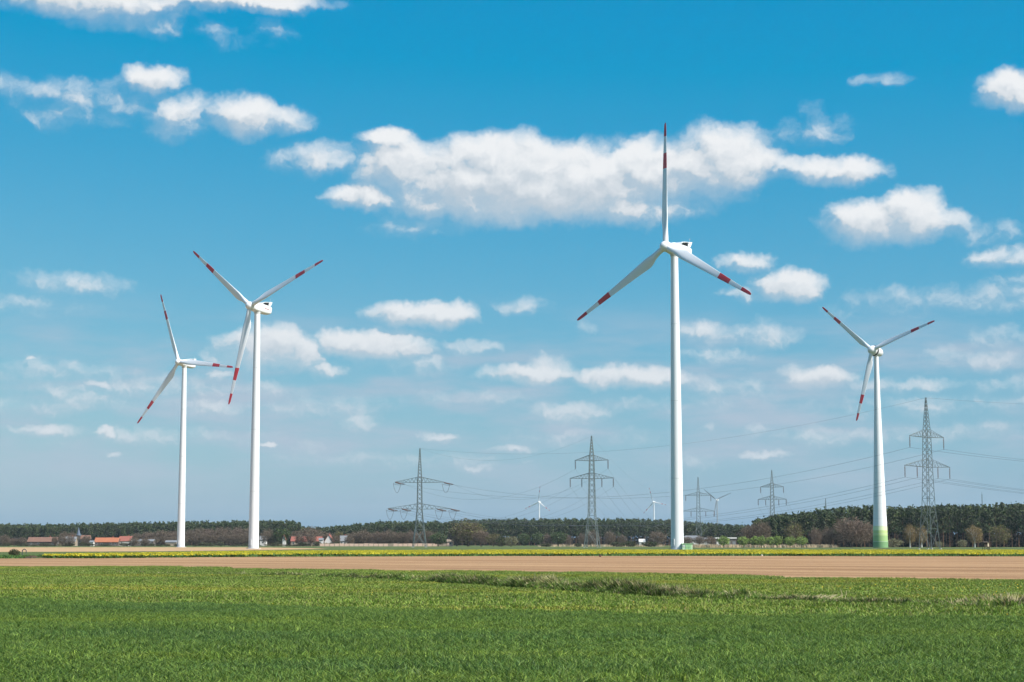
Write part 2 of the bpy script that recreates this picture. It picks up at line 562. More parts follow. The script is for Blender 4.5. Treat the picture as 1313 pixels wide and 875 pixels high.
def blades(n, area, h, w, lean, rng, cols, z0=0.0, pos=None, hmul=None):
    """bent two-segment blades -> V, F(quads), tint"""
    if pos is None:
        pos = rng.uniform(-area / 2, area / 2, (n, 2))
    n = len(pos)
    hh = h * rng.uniform(.6, 1.25, n)
    if hmul is not None:
        hh *= hmul
    ww = w * rng.uniform(.6, 1.3, n)
    an = rng.uniform(0, 2 * np.pi, n)
    fa = rng.uniform(0, 2 * np.pi, n)
    le = lean * rng.uniform(.1, 1.4, n) * hh
    dx, dy = np.cos(an), np.sin(an)
    wx, wy = np.cos(fa) * ww / 2, np.sin(fa) * ww / 2
    V = np.zeros((n, 6, 3))
    for k, (t, z, wk) in enumerate(((0, 0, 1), (.35, .62, .9), (1, 1, .12))):
        cx_, cy_ = pos[:, 0] + dx * le * t, pos[:, 1] + dy * le * t
        zz = z0 + hh * z * (1 - .12 * t)
        V[:, 2 * k] = np.stack([cx_ - wx * wk, cy_ - wy * wk, zz], 1)
        V[:, 2 * k + 1] = np.stack([cx_ + wx * wk, cy_ + wy * wk, zz], 1)
    b = np.arange(n)[:, None] * 6
    F_ = np.concatenate([b + np.array([[0, 1, 3, 2]]), b + np.array([[2, 3, 5, 4]])], 1).reshape(-1, 4)
    ci = rng.integers(0, len(cols), n)
    t = np.asarray(cols)[ci] * rng.uniform(.75, 1.25, (n, 1))
    return V.reshape(-1, 3), F_, np.repeat(t, 2, 0)


def quads(cent, size, rng, flat=0.0, aspect=1.0):
    """randomly turned quads at centres"""
    n = len(cent)
    nrm = rng.normal(size=(n, 3))
    nrm[:, 2] = nrm[:, 2] * (1 - flat) + flat * 2.0
    nrm /= np.linalg.norm(nrm, axis=1)[:, None]
    a = np.cross(nrm, rng.normal(size=(n, 3)))
    a /= np.linalg.norm(a, axis=1)[:, None]
    b = np.cross(nrm, a)
    s = np.asarray(size).reshape(-1, 1) * rng.uniform(.6, 1.3, (n, 1)) / 2
    a = a * s * aspect
    b = b * s
    V = np.stack([cent - a - b * .6, cent + a * .8 - b, cent + a + b * .7, cent - a * .7 + b], 1)
    return V.reshape(-1, 3), np.arange(n * 4).reshape(-1, 4)


def inside(poly, pts):
    poly = np.asarray(poly)
    x, y = pts[:, 0], pts[:, 1]
    r = np.zeros(len(pts), bool)
    j = len(poly) - 1
    for i in range(len(poly)):
        xi, yi = poly[i]
        xj, yj = poly[j]
        c = ((yi > y) != (yj > y)) & (x < (xj - xi) * (y - yi) / (yj - yi + 1e-12) + xi)
        r ^= c
        j = i
    return r


def grid_pts(step, y0, y1, poly, margin=6.0, jit=.25):
    out = []
    y = y0
    while y < y1:
        hw = .30 * y + margin
        xs = np.arange(-hw, hw, step)
        out.append(np.stack([xs + RNG.uniform(-jit, jit, len(xs)) * step, np.full(len(xs), y) + RNG.uniform(-jit, jit, len(xs)) * step], 1))
        y += step
    p = np.concatenate(out)
    return p[inside(poly, p)]


M_wheat = mat('wheat_leaf', (1, 1, 1), .55, .22, .07, .25, trans=.38, attr=True, zone=[(.52, .66, (1.25, 1.12, .9)), (.48, .34, (.8, .88, 1.1))], zscale=.12)
protos = []
for k in range(5):
    rg = np.random.default_rng(100 + k)
    nt = 470
    tc0 = rg.uniform(-.85, .85, (nt, 2))
    rep_ = rg.integers(2, 6, nt)
    ps = np.repeat(tc0, rep_, 0) + rg.normal(size=(rep_.sum(), 2)) * .022
    hm_ = np.repeat(rg.uniform(.65, 1.25, nt), rep_)
    V_, F_, t_ = blades(0, 1.7, .15, .021, 1.0, rg, [(.128, .20, .032), (.095, .16, .028), (.19, .265, .046), (.092, .165, .038)], pos=ps, hmul=hm_)
    t_ *= np.repeat(np.repeat(rg.uniform(.5, 1.6, nt), rep_), 2)[:, None]
    protos.append(np_mesh('wheat_patch', V_, F_, M_wheat, t_))
poly = wheat_edge + [(70, 20), (-70, 20)]
p = grid_pts(1.5, 25, 82, poly)
n = len(p)
hs = 1 + .22 * np.sin(p[:, 0] * .35 + 1.3 * np.sin(p[:, 1] * .21)) * np.sin(p[:, 1] * .4) + RNG.uniform(-.1, .1, n)
scatter('wheat_crop', np.c_[p, np.full(n, .01)], RNG.uniform(0, 6.28, n), np.c_[np.ones(n), np.ones(n), hs], protos,
        'dense young green wheat filling the foreground field', 'wheat')

M_mgrass = mat('meadow_leaf', (1, 1, 1), .6, .35, .09, .25, trans=.3, attr=True, zone=[(.5, .66, (1.4, 1.1, .9)), (.47, .33, (.86, .88, .9))], zscale=.07)
protos = []
for k in range(4):
    rg = np.random.default_rng(200 + k)
    V_, F_, t_ = blades(620, 3.4, .13, .05, .8, rg, [(.16, .24, .034), (.205, .265, .038), (.125, .20, .03), (.23, .265, .055), (.19, .195, .06)])
    nd_ = 1
    pc = np.c_[rg.uniform(-1.7, 1.7, (nd_, 2)), rg.uniform(.10, .14, nd_)]
    v2, f2 = quads(pc, .045, rg, .8)
    V_, F_ = np.concatenate([V_, v2]), np.concatenate([F_, f2 + len(V_)])
    t_ = np.concatenate([t_, np.tile([.6, .40, .02], (nd_, 1))])
    protos.append(np_mesh('meadow_patch', V_, F_, M_mgrass, t_))
poly = wheat_edge + mead_far[::-1]
p = grid_pts(3.0, 50, 195, poly, 10)
n = len(p)
hs = .75 + .45 * (np.sin(p[:, 0] * .13 + 2 * np.sin(p[:, 1] * .09)) * .5 + .5) + RNG.uniform(-.15, .25, n)
scatter('meadow_grass', np.c_[p, np.full(n, .01)], RNG.uniform(0, 6.28, n), np.c_[np.ones(n), np.ones(n), hs], protos,
        'short rough meadow grass with dandelions between wheat and bare soil', 'grass')

# dandelions in drifts on the right part of the meadow
rg = np.random.default_rng(77)
dc_ = np.concatenate([np.c_[rg.normal(cx_, sx_, nn), rg.normal(cy_, sy_, nn), rg.uniform(.10, .15, nn)] for cx_, cy_, sx_, sy_, nn in ((21, 98, 7, 3, 420), (12, 112, 8, 3, 220), (28, 88, 4, 2.5, 200), (-6, 128, 9, 3, 150), (30, 108, 5, 4, 200))])
dc_ = dc_[inside(wheat_edge + mead_far[::-1], dc_)]
v_, f_ = quads(dc_, .04, rg, .8)
tag(link('dandelion_flowers', np_mesh('dandelion_flowers', v_, f_, mat('dandelion_yellow', (.62, .42, .02), .6, .1, 2))), 'scattered yellow dandelion flowers in the right meadow', 'flowers', kind='stuff')

# ---- long grass and dead stalks along the ditch
M_ditch = mat('ditch_grass_leaf', (1, 1, 1), .6, .3, .3, .2, trans=.4, attr=True)
# (photo px, py of foot, height m, band depth m, blades per metre, dry share)
DITCH = [(-40, 733.5, .18, 1.0, 6, .3), (150, 735.5, .22, 1.2, 14, .35), (230, 737, .2, 1, 8, .3), (330, 738.5, .25, 1.2, 18, .4), (430, 742, .3, 1.4, 30, .3), (560, 748, .42, 2.0, 60, .3), (640, 754, .52, 2.6, 95, .38), (690, 758, .58, 3.0, 110, .42),
         (760, 763, .58, 3.2, 115, .36), (830, 767, .60, 3.0, 110, .40), (900, 769.5, .46, 2.6, 95, .40), (960, 771, .36, 2.0, 70, .42), (1040, 774, .30, 1.6, 50, .5), (1130, 777, .28, 1.4, 42, .45), (1230, 780, .30, 1.4, 48, .5), (1300, 782, .50, 1.8, 70, .55), (1420, 785, .4, 1.6, 60, .5)]
rg = np.random.default_rng(5)
pos, hm, dry = [], [], []
for (a, b) in zip(DITCH[:-1], DITCH[1:]):
    A, B = gp(a[0], a[1]), gp(b[0], b[1])
    L = (B - A).length
    nb = int(L * (a[4] + b[4]) / 2 * 6.5)
    t = rg.uniform(0, 1, nb)
    dep = a[3] + (b[3] - a[3]) * t
    off = rg.uniform(0, 1, nb) * dep
    x = A.x + (B.x - A.x) * t
    y = A.y + (B.y - A.y) * t + off
    clump = .8 + .26 * np.sin(x * 1.7 + 2 * np.sin(x * .63)) * np.sin(x * .9 + off) + rg.uniform(-.1, .1, nb)
    pos.append(np.stack([x, y], 1))
    hm.append(1.25 * (a[2] + (b[2] - a[2]) * t) * clump * (.5 + .65 * off / dep))
    dry.append(rg.uniform(0, 1, nb) < (a[5] + (b[5] - a[5]) * t) * (.25 + 1.5 * (off / dep) ** 2) * (.65 + .75 * (np.sin(x * 1.1) * .5 + .5)))
pos, hm, dry = np.concatenate(pos), np.concatenate(hm), np.concatenate(dry)
V_, F_, t_ = blades(len(pos), 1, 1.0, .055, .55, rg, [(.15, .235, .035), (.11, .185, .03), (.20, .265, .055), (.085, .145, .028)], pos=pos, hmul=hm)
dc = np.asarray([(.42, .36, .17), (.33, .27, .12), (.5, .43, .24)])[rg.integers(0, 3, len(pos))]
d2 = np.repeat(dry, 2)
t_[d2] = np.repeat(dc, 2, 0)[d2]
tt_ = .75 + .45 * np.sin(pos[:, 0] * 2.3 + 3 * np.sin(pos[:, 1] * 1.7)) + .25 * np.sin(pos[:, 0] * .8)
t_ *= np.repeat(np.clip(tt_, .45, 1.35), 2)[:, None]
o = link('ditch_grass', np_mesh('ditch_grass', V_, F_, M_ditch, t_))
tag(o, 'band of long green and straw coloured grass along the ditch', 'long grass', kind='stuff')
# bleached reed stalks, single tufts
M_straw = mat('straw', (.55, .47, .27), .7, .2, 2, .3, trans=.2)


def straw_tuft(px, py, h, spread, n, tilt, label, seed):
    rg = random.Random(seed)
    g0 = gp(px, py)
    mb = MB()
    for i in range(n):
        a = Vector((rg.gauss(0, spread), rg.gauss(0, .12), 0))
        hh = h * rg.uniform(.5, 1.1)
        b = a + Vector((tilt * hh + rg.gauss(0, .18) * hh, rg.gauss(0, .15) * hh, hh * (1 - .4 * min(1, abs(tilt)))))
        mid = (a + b) / 2 + Vector((rg.gauss(0, .04), 0, .06 * hh))
        mb.bar(a, mid, .012, .011, 3)
        mb.bar(mid, b, .011, .006, 3)
    mb.lathe([(spread * 3.2 + .1, -.02), (spread * 2.6 + .08, .04), (spread * 1.4, .07), (.01, .08)], 10, Matrix.Scale(.55, 4, (0, 1, 0)))     # matted litter at the foot
    e = mb.build('dry_reed_tuft', M_straw, None, (g0.x, g0.y, 0))
    return tag(e, label, 'reed tuft', 'dry reed tufts by the ditch')


straw_tuft(1298, 781, .6, .13, 50, .12, 'tallest tuft of pale dry reed at the far right end of the ditch', 1)
straw_tuft(1262, 780, .42, .16, 22, .55, 'slanting pale dry reed stalks just left of the tallest tuft', 2)
straw_tuft(1080, 772, .6, .05, 5, .18, 'single upright pale reed stalk rising over the ditch grass', 3)
straw_tuft(1047, 771, .42, .4, 70, .9, 'flattened heap of bleached reed stalks beside the ditch', 4)
straw_tuft(855, 763, .45, .22, 60, .1, 'pale dry reeds on the crest of the tall ditch grass', 5)
straw_tuft(1230, 779, .36, .12, 20, .0, 'short upright dry reed tuft in the right ditch grass', 6)

# ---- rapeseed
M_rape = mat('rapeseed', (1, 1, 1), .6, .22, .08, .3, trans=.3, attr=True)
rape_front = line([70, 330, 656, 1000, 1313, 1500], [284, 319, 339.5, 341.5, 331.5, 327])
rape_back = line([1500, 1313, 900, 656, 480, 330, 180, 85], [505, 500, 500, 495, 470, 432, 352, 322])
protos = []
for k in range(3):
    rg = np.random.default_rng(300 + k)
    cy_ = np.c_[rg.uniform(-3.2, 3.2, (640, 2)), rg.uniform(.42, .54, 640)]
    cg_ = np.c_[rg.uniform(-3.2, 3.2, (560, 2)), rg.uniform(.04, .45, 560)]
    v1, f1 = quads(cy_, .22, rg, .45)
    v2, f2 = quads(cg_, .34, rg, -.0)
    t1 = np.asarray([(.60, .51, .02), (.54, .43, .02), (.44, .42, .035), (.64, .54, .025)])[rg.integers(0, 4, 640)]
    t2 = np.asarray([(.05, .13, .03), (.07, .16, .03), (.035, .09, .02), (.12, .2, .04)])[rg.integers(0, 4, 560)]
    protos.append(np_mesh('rapeseed_patch', np.concatenate([v1, v2]), np.concatenate([f1, f2 + len(v1)]), M_rape, np.concatenate([t1, t2])))
p = grid_pts(6.0, 280, 505, rape_front + rape_back, 20)
n = len(p)
scatter('rapeseed_crop', np.c_[p, np.zeros(n)], RNG.uniform(0, 6.28, n), np.c_[np.ones(n), np.ones(n), RNG.uniform(.95, 1.06, n)], protos,
        'flowering yellow rapeseed strip behind the bare soil field', 'rapeseed')
# green verge along the near side of the rapeseed
M_verge = mat('verge_leaf', (1, 1, 1), .6, .3, .1, .3, trans=.3, attr=True)
rg = np.random.default_rng(8)
pos = []
vl = line([-120, 0, 60, 330, 656, 1000, 1313, 1500], [300, 297, 290, 317, 337, 339, 329.5, 325])
for (a, b) in zip(vl[:-1], vl[1:]):
    L = math.hypot(b[0] - a[0], b[1] - a[1])
    t = rg.uniform(0, 1, int(L * 34))
    pos.append(np.stack([a[0] + (b[0] - a[0]) * t, a[1] + (b[1] - a[1]) * t + rg.uniform(-.8, 2.2, len(t))], 1))
pos = np.concatenate(pos)
V_, F_, t_ = blades(len(pos), 1, .42, .14, .5, rg, [(.05, .14, .03), (.07, .17, .03), (.04, .10, .02), (.13, .2, .04)], pos=pos)
tag(link('field_verge', np_mesh('field_verge', V_, F_, M_verge, t_)), 'dark green verge of stems along the front of the rapeseed', 'verge', kind='stuff')
# grass round the dry ditch at the far left
pos = np.c_[RNG.uniform(gx(-120, 310), gx(100, 310), 5200), RNG.uniform(287, 340, 5200)]
V_, F_, t_ = blades(len(pos), 1, .3, .2, .6, rg, [(.06, .15, .03), (.08, .18, .03), (.05, .11, .03), (.15, .2, .05)], pos=pos)
tag(link('rough_grass', np_mesh('rough_grass', V_, F_, M_verge, t_)), 'rough green grass strip left of the rapeseed', 'grass', kind='stuff')
# dry pale reeds beyond the rapeseed, in front of the willows
pos = np.concatenate([np.c_[RNG.uniform(gx(868, 930), gx(1065, 930), 3200), RNG.uniform(905, 960, 3200)],
                      np.c_[RNG.uniform(gx(690, 1150), gx(850, 1150), 700), RNG.uniform(1080, 1200, 700)]])
V_, F_, t_ = blades(len(pos), 1, 1.7, .35, .4, rg, [(.50, .36, .22), (.42, .30, .19), (.56, .44, .28)], pos=pos)
tag(link('dry_reeds', np_mesh('dry_reeds', V_, F_, M_verge, t_)), 'pale tan reeds in a strip behind the green willows', 'reeds', kind='stuff')


# ------------------------------------------------------------------ wind turbines
def airfoil(n=18):
    pts = []
    for i in range(n):
        a = 2 * math.pi * i / n
        x = .5 * (1 + math.cos(a))          # 0 leading, 1 trailing
        yt = .6 * (1.4845 * math.sqrt(max(x, 0)) - .63 * x - 1.758 * x ** 2 + 1.4215 * x ** 3 - .5075 * x ** 4)
        pts.append((x, (yt if a < math.pi else -.75 * yt)))
    return pts


AF = airfoil()


def blade_mesh(Rad, root, name, pitch, fat=1.0):
    """blade along +Z, leading edge +X, upwind -Y"""
    mb = MB()
    st = sorted([root, root + 1.2, root + 2.4, .09 * Rad, .13 * Rad, .17 * Rad, .21 * Rad, .27 * Rad, .34 * Rad, .42 * Rad, .52 * Rad, .625 * Rad, .63 * Rad, .69 * Rad, .755 * Rad, .76 * Rad, .82 * Rad, .885 * Rad, .89 * Rad, .94 * Rad, .975 * Rad, .993 * Rad, Rad])
    rings = []
    rr0 = .95 * fat
    for r in st:
        t = r / Rad
        k = min(1, max(0, (t - .055) / .15))
        k = k * k * (3 - 2 * k)                     # circle -> airfoil
        cm = 3.45 * fat * Rad / 41
        if t < .205:
            chord = 2 * rr0 + (cm - 2 * rr0) * k
        else:
            chord = cm + (.95 - cm) * ((t - .205) / .795) ** .82
        if t > .96:
            chord *= max(.4, 1 - ((t - .96) / .04) ** 3 * .6)
        thick = .62 - .42 * min(1, max(0, (t - .1) / .5))
        tw = R(16 * max(0, 1 - t * 1.25) ** 1.3) * k + pitch
        ring = []
        for i, (x, y) in enumerate(AF):
            a = 2 * math.pi * i / len(AF)
            cxr, cyr = -math.cos(a) * rr0, math.sin(a) * rr0
            ax, ay = (.32 - x) * chord, y * chord * thick * .9
            X = cxr * (1 - k) + ax * k
            Y = cyr * (1 - k) + ay * k
            ring.append(Vector((X * math.cos(tw) + Y * math.sin(tw), -X * math.sin(tw) + Y * math.cos(tw), r)))
        rings.append(ring)
    mis = []
    for a, b in zip(st[:-1], st[1:]):
        t = (a + b) / 2 / Rad
        mis.append(1 if (.63 <= t <= .757 or t >= .89) else 0)
    mb.loft(rings, True, 0, True, mis)
    return mb.mesh(name, [M_white, M_red])


def rounded_section(w, h, y, zc, n=24, e=4.0):
    r = []
    for i in range(n):
        a = 2 * math.pi * i / n
        c, s_ = math.cos(a), math.sin(a)
        r.append(Vector((math.copysign(abs(c) ** (2 / e), c) * w / 2, y, zc + math.copysign(abs(s_) ** (2 / e), s_) * h / 2)))
    return r


def turbine(label, top_px, Y, yaw, phase, Rad, prof, egg=False, pitch=R(9), detail=True, over=4.6, shade_mat=None, group='wind turbines in the fields'):
    """prof: list of (fraction of height, radius)"""
    top = at(*top_px, Y)
    H = top.z
    root = empty('wind_turbine', (top.x, Y, 0), -yaw)
    tag(root, label, 'wind turbine', group)
    # tower
    tw = MB()
    if egg:
        zs = []
        cols = []
        full = []
        g = [(0, 1), (.115, 1)]
        lv = [0, 3.0, 6.0, 8.6, 10.8]
        for i, z in enumerate(lv):
            full.append((z, i + 1 if i < 4 else 0))
        for k in range(1, 24):
            full.append((10.8 + (H - 10.8) * k / 23, 0))

        def rad(z):
            f = z / H
            for (a, ra), (b, rb) in zip(prof[:-1], prof[1:]):
                if a <= f <= b:
                    return ra + (rb - ra) * (f - a) / (b - a)
            return prof[-1][1]
        tw.lathe([(rad(z), z) for z, _ in full], 40, mis=[c for _, c in full[:-1]])
        greens = [mat('tower_green_%s' % n_, c, .5, .06, .3) for n_, c in (('dark', (.16, .30, .13)), ('mid', (.28, .43, .17)), ('light', (.44, .55, .22)), ('pale', (.62, .70, .42)))]
        tower = tw.build('tower', [M_white] + greens, root)
        for z in list(np.arange(3.0, 40, 3.8)):
            fl = MB()
            fl.lathe([(rad(z) + .012, z - .05), (rad(z) + .02, z), (rad(z + .05) + .012, z + .05)], 40)
            fl.build('segment_joint', M_greyw, tower)
    else:
        tw.lathe([(r_, f_ * H) for f_, r_ in prof], 40)
        tower = tw.build('tower', shade_mat or M_white, root)
        if detail:
            for f_ in (.0035, .24, .50, .76):
                fl = MB()
                r_ = np.interp(f_, [a for a, _ in prof], [b for _, b in prof])
                fl.lathe([(r_ + .015, f_ * H - .09), (r_ + .05, f_ * H - .06), (r_ + .05, f_ * H + .06), (r_ + .012, f_ * H + .09)], 40)
                fl.build('flange', M_greyw, tower)
            dr = MB()
            dr.box((0, -prof[0][1] - .02, 2.6), (.95, .25, 2.2))
            dr.build('tower_door', M_greyw, tower)
            stp = MB()
            for i in range(6):
                stp.box((0, -prof[0][1] - .5 - .28 * i, 1.3 - .22 * i), (1.0, .28, .06))
            stp.build('entrance_steps', M_dark, root)
            fd = MB()
            fd.lathe([(prof[0][1] + .9, 0), (prof[0][1] + .8, .22), (prof[0][1] - .1, .22)], 40)
            fd.build('foundation', M_conc, root)
    # nacelle frame: axis forward = -Y, tilted 5 deg
    tilt = R(5)
    NM = Matrix.Translation((0, 0, H + 1.6)) @ Matrix.Rotation(-tilt, 4, 'X')
    if egg:
        nm = MB()
        prof_n = [(.02, 5.6), (.9, 5.3), (1.6, 4.6), (2.05, 3.6), (2.35, 2.2), (2.5, .6), (2.5, -1.0), (2.35, -2.2)]
        ML = NM @ Matrix.Rotation(R(-90), 4, 'X')
        nm.lathe(prof_n, 32, ML)
        nac = nm.build('nacelle', M_white, root)
        gn = MB()
        gn.lathe([(2.2, -2.15), (2.75, -2.2), (2.75, -2.9), (2.2, -2.95)], 32, ML)
        gn.build('generator_ring', M_dark, nac)
        nk = MB()
        nk.lathe([(prof[-1][1], H - .2), (prof[-1][1] + .25, H + .3), (1.4, H + 1.6)], 24)
        nk.build('yaw_collar', M_dark, nac)
        hb = MB()
        hb.lathe([(2.35, -3.0), (2.45, -3.6), (2.3, -4.6), (1.95, -5.6), (1.35, -6.5), (.6, -7.0), (.03, -7.1)], 32, ML)
        hub = hb.build('hub', M_white, root)
        over = 4.7
    else:
        nm = MB()
        secs = [(2.6, 2.5, -2.9, .05), (3.3, 3.3, -2.4, .05), (3.7, 3.8, -1.2, .1), (3.75, 3.9, 1.5, .1), (3.7, 3.85, 4.5, .1), (3.5, 3.6, 6.4, .15), (3.0, 3.0, 7.4, .3), (2.0, 2.0, 7.9, .45)]
        nm.loft([[NM @ v for v in rounded_section(w, h, y, zc)] for (w, h, y, zc) in secs])
        nac = nm.build('nacelle', M_white, root)
        ck = MB()                       # cooler hood: two slanted cheeks, roof and rear wall
        for sx_ in (-1, 1):
            x0 = sx_ * 1.55
            pr = [(3.4, 1.85), (4.1, 3.1), (6.9, 3.75), (6.2, 1.85)]
            pr = [(5.0, 1.85), (5.6, 3.45), (7.3, 3.75), (6.5, 1.85)]
            vs = [NM @ Vector((x0 + d_, y, z)) for d_ in (-.07, .07) for (y, z) in pr]
            ck.add(vs, [(3, 2, 1, 0), (4, 5, 6, 7), (0, 1, 5, 4), (1, 2, 6, 5), (2, 3, 7, 6), (3, 0, 4, 7)])
        vs = [NM @ Vector((x, y, z)) for x in (-1.6, 1.6) for (y, z) in [(1.2, 1.9), (2.3, 2.9), (6.0, 3.52), (6.1, 3.38), (2.4, 2.72), (1.5, 1.9)]]
        ck.add(vs, [(5, 4, 3, 2, 1, 0)[::-1], (6, 7, 8, 9, 10, 11)[::-1], (0, 1, 7, 6), (1, 2, 8, 7), (2, 3, 9, 8), (3, 4, 10, 9), (4, 5, 11, 10), (5, 0, 6, 11)])
        hood = ck.build('cooler_hood', M_white, nac)
        rd = MB()
        rd.box((0, 5.1, 2.5), (2.9, .5, 1.4), M=NM)
        rd.build('radiator', M_dark, hood)
        an = MB()
        an.bar(NM @ Vector((.7, 6.9, 3.6)), NM @ Vector((.7, 6.9, 5.0)), .05)
        an.bar(NM @ Vector((.4, 6.9, 4.8)), NM @ Vector((1.0, 6.9, 4.8)), .05)
        an.build('wind_vane', M_greyw, nac)
        if detail:
            le = MB()                   # small dark lettering on the flank, too far away to read
            rgt = random.Random(4)
            for sx_ in (1,):
                yy = 2.6
                for i in range(9):
                    hgt = rgt.choice((.28, .4, .28))
                    le.box((sx_ * 1.875, yy, .15 + hgt / 2 - .14), (.02, .34, hgt), M=NM)
                    yy += .32
            le.build('lettering', mat('lettering_red', (.25, .05, .06), .5), nac)
            bt = MB()
            bt.lathe([(prof[-1][1] + .04, H - .9), (prof[-1][1] + .25, H - .2), (prof[-1][1] + .25, H + .1)], 32)
            bt.build('yaw_collar', M_greyw, nac)
        hb = MB()
        ML = NM @ Matrix.Rotation(R(-90), 4, 'X')
        hb.lathe([(1.25, -2.85), (1.55, -3.1), (1.75, -3.7), (1.75, -4.9), (1.55, -5.7), (1.05, -6.4), (.5, -6.75), (.03, -6.85)], 28, ML)
        hub = hb.build('hub', M_white, root)
    me = BLADES.setdefault((round(Rad, 1), egg, round(pitch, 3)), None)
    if me is None:
        me = blade_mesh(Rad, 1.0, 'blade', pitch, 1.0)
        BLADES[(round(Rad, 1), egg, round(pitch, 3))] = me
    for k in range(3):
        if shade_mat and k == 0:
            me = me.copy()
            me.materials[0] = shade_mat
            me.materials[1] = shade_mat
        b = link('blade', me, root)
        ang = phase + k * 2 * math.pi / 3           # counter-clockwise as seen from the front
        b.matrix_local = NM @ Matrix.Translation((0, -over, 0)) @ Matrix.Rotation(-ang, 4, 'Y') @ Matrix.Rotation(R(2.5), 4, 'X')
        if detail:
            cf = MB()
            cf.lathe([(1.0, .9), (1.12, 1.0), (1.12, 1.5), (1.0, 1.6)], 20)
            cf.build('root_collar', M_greyw, b)
    return root


BLADES = {}
PR = [(0, 2.12), (.5, 1.72), (.985, 1.22), (1, 1.22)]
turbine('largest white wind turbine, one blade straight up, beside a green transformer cabin', (864.7, 326), 588, R(44.0), R(1.34), 42.2, PR)
turbine('tall white wind turbine second from the left, two blades raised like a V', (330, 400), 740, R(33), R(51.7), 41.8, PR)
turbine('leftmost white wind turbine standing at the edge of the far brown field', (236.5, 470), 975, R(33), R(22.4), 41.7, PR)
turbine('right white wind turbine with egg shaped nacelle and green banded tower foot', (1123.5, 455), 900, R(38.4), R(48.9), 36.6,
        [(0, 3.75), (.1, 3.5), (.21, 3.1), (.40, 2.55), (.6, 2.0), (.8, 1.5), (1, 1.08)], egg=True)
turbine('tiny distant white wind turbine over the forest, right of the angle pylon', (691.5, 645), 4700, R(25), R(-5), 41, PR, detail=False, group='distant wind turbines on the horizon')
turbine('tiny distant white wind turbine just left of the largest tower', (838.5, 645), 4900, R(30), R(18), 41, PR, detail=False, group='distant wind turbines on the horizon')
turbine('tiny distant wind turbine toned grey for cloud shade, raised V blades, right of the largest tower', (919.5, 642), 4600, R(28), R(52), 44, PR, detail=False, shade_mat=mat('cloud_shade_grey', (.22, .26, .29), .6, .05, .2), group='distant wind turbines on the horizon')  # cloud shade put into the grey colour of tower and blades

# transformer cabin at the foot of the largest turbine
tc = at(881, 703, 586)
cab = tag(empty('transformer_cabin', (tc.x, 586, 0)), 'small pale green transformer cabin beside the largest tower', 'cabin')
M_cabg = mat('cabin_green', (.30, .52, .26), .6, .1, .6)
M_cabl = mat('cabin_pale_green', (.48, .62, .40), .6, .08, .6)
mb = MB(); mb.box((0, 0, 1.05), (3.3, 2.6, 2.1)); mb.build('body', M_cabl, cab)
mb = MB(); mb.box((0, 0, 2.19), (3.6, 2.9, .14)); mb.build('roof', M_cabg, cab)
for i in (0, 1):
    mb = MB(); mb.box((-.2 + .95 * i, -1.33, .98), (.88, .06, 1.8)); d = mb.build('door', M_cabg, cab)
    mb = MB(); mb.box((-.2 + .95 * i - .3, -1.38, .98), (.05, .05, .3)); mb.build('handle', M_dark, d)
mb = MB(); mb.box((-1.15, -1.33, 1.4), (.7, .05, .5)); mb.build('vent', M_greyw, cab)
mb = MB(); mb.box((0, 0, .06), (3.7, 3.0, .12)); mb.build('plinth', M_conc, cab)

# ------------------------------------------------------------------ pylons and wires
ARMH = {}


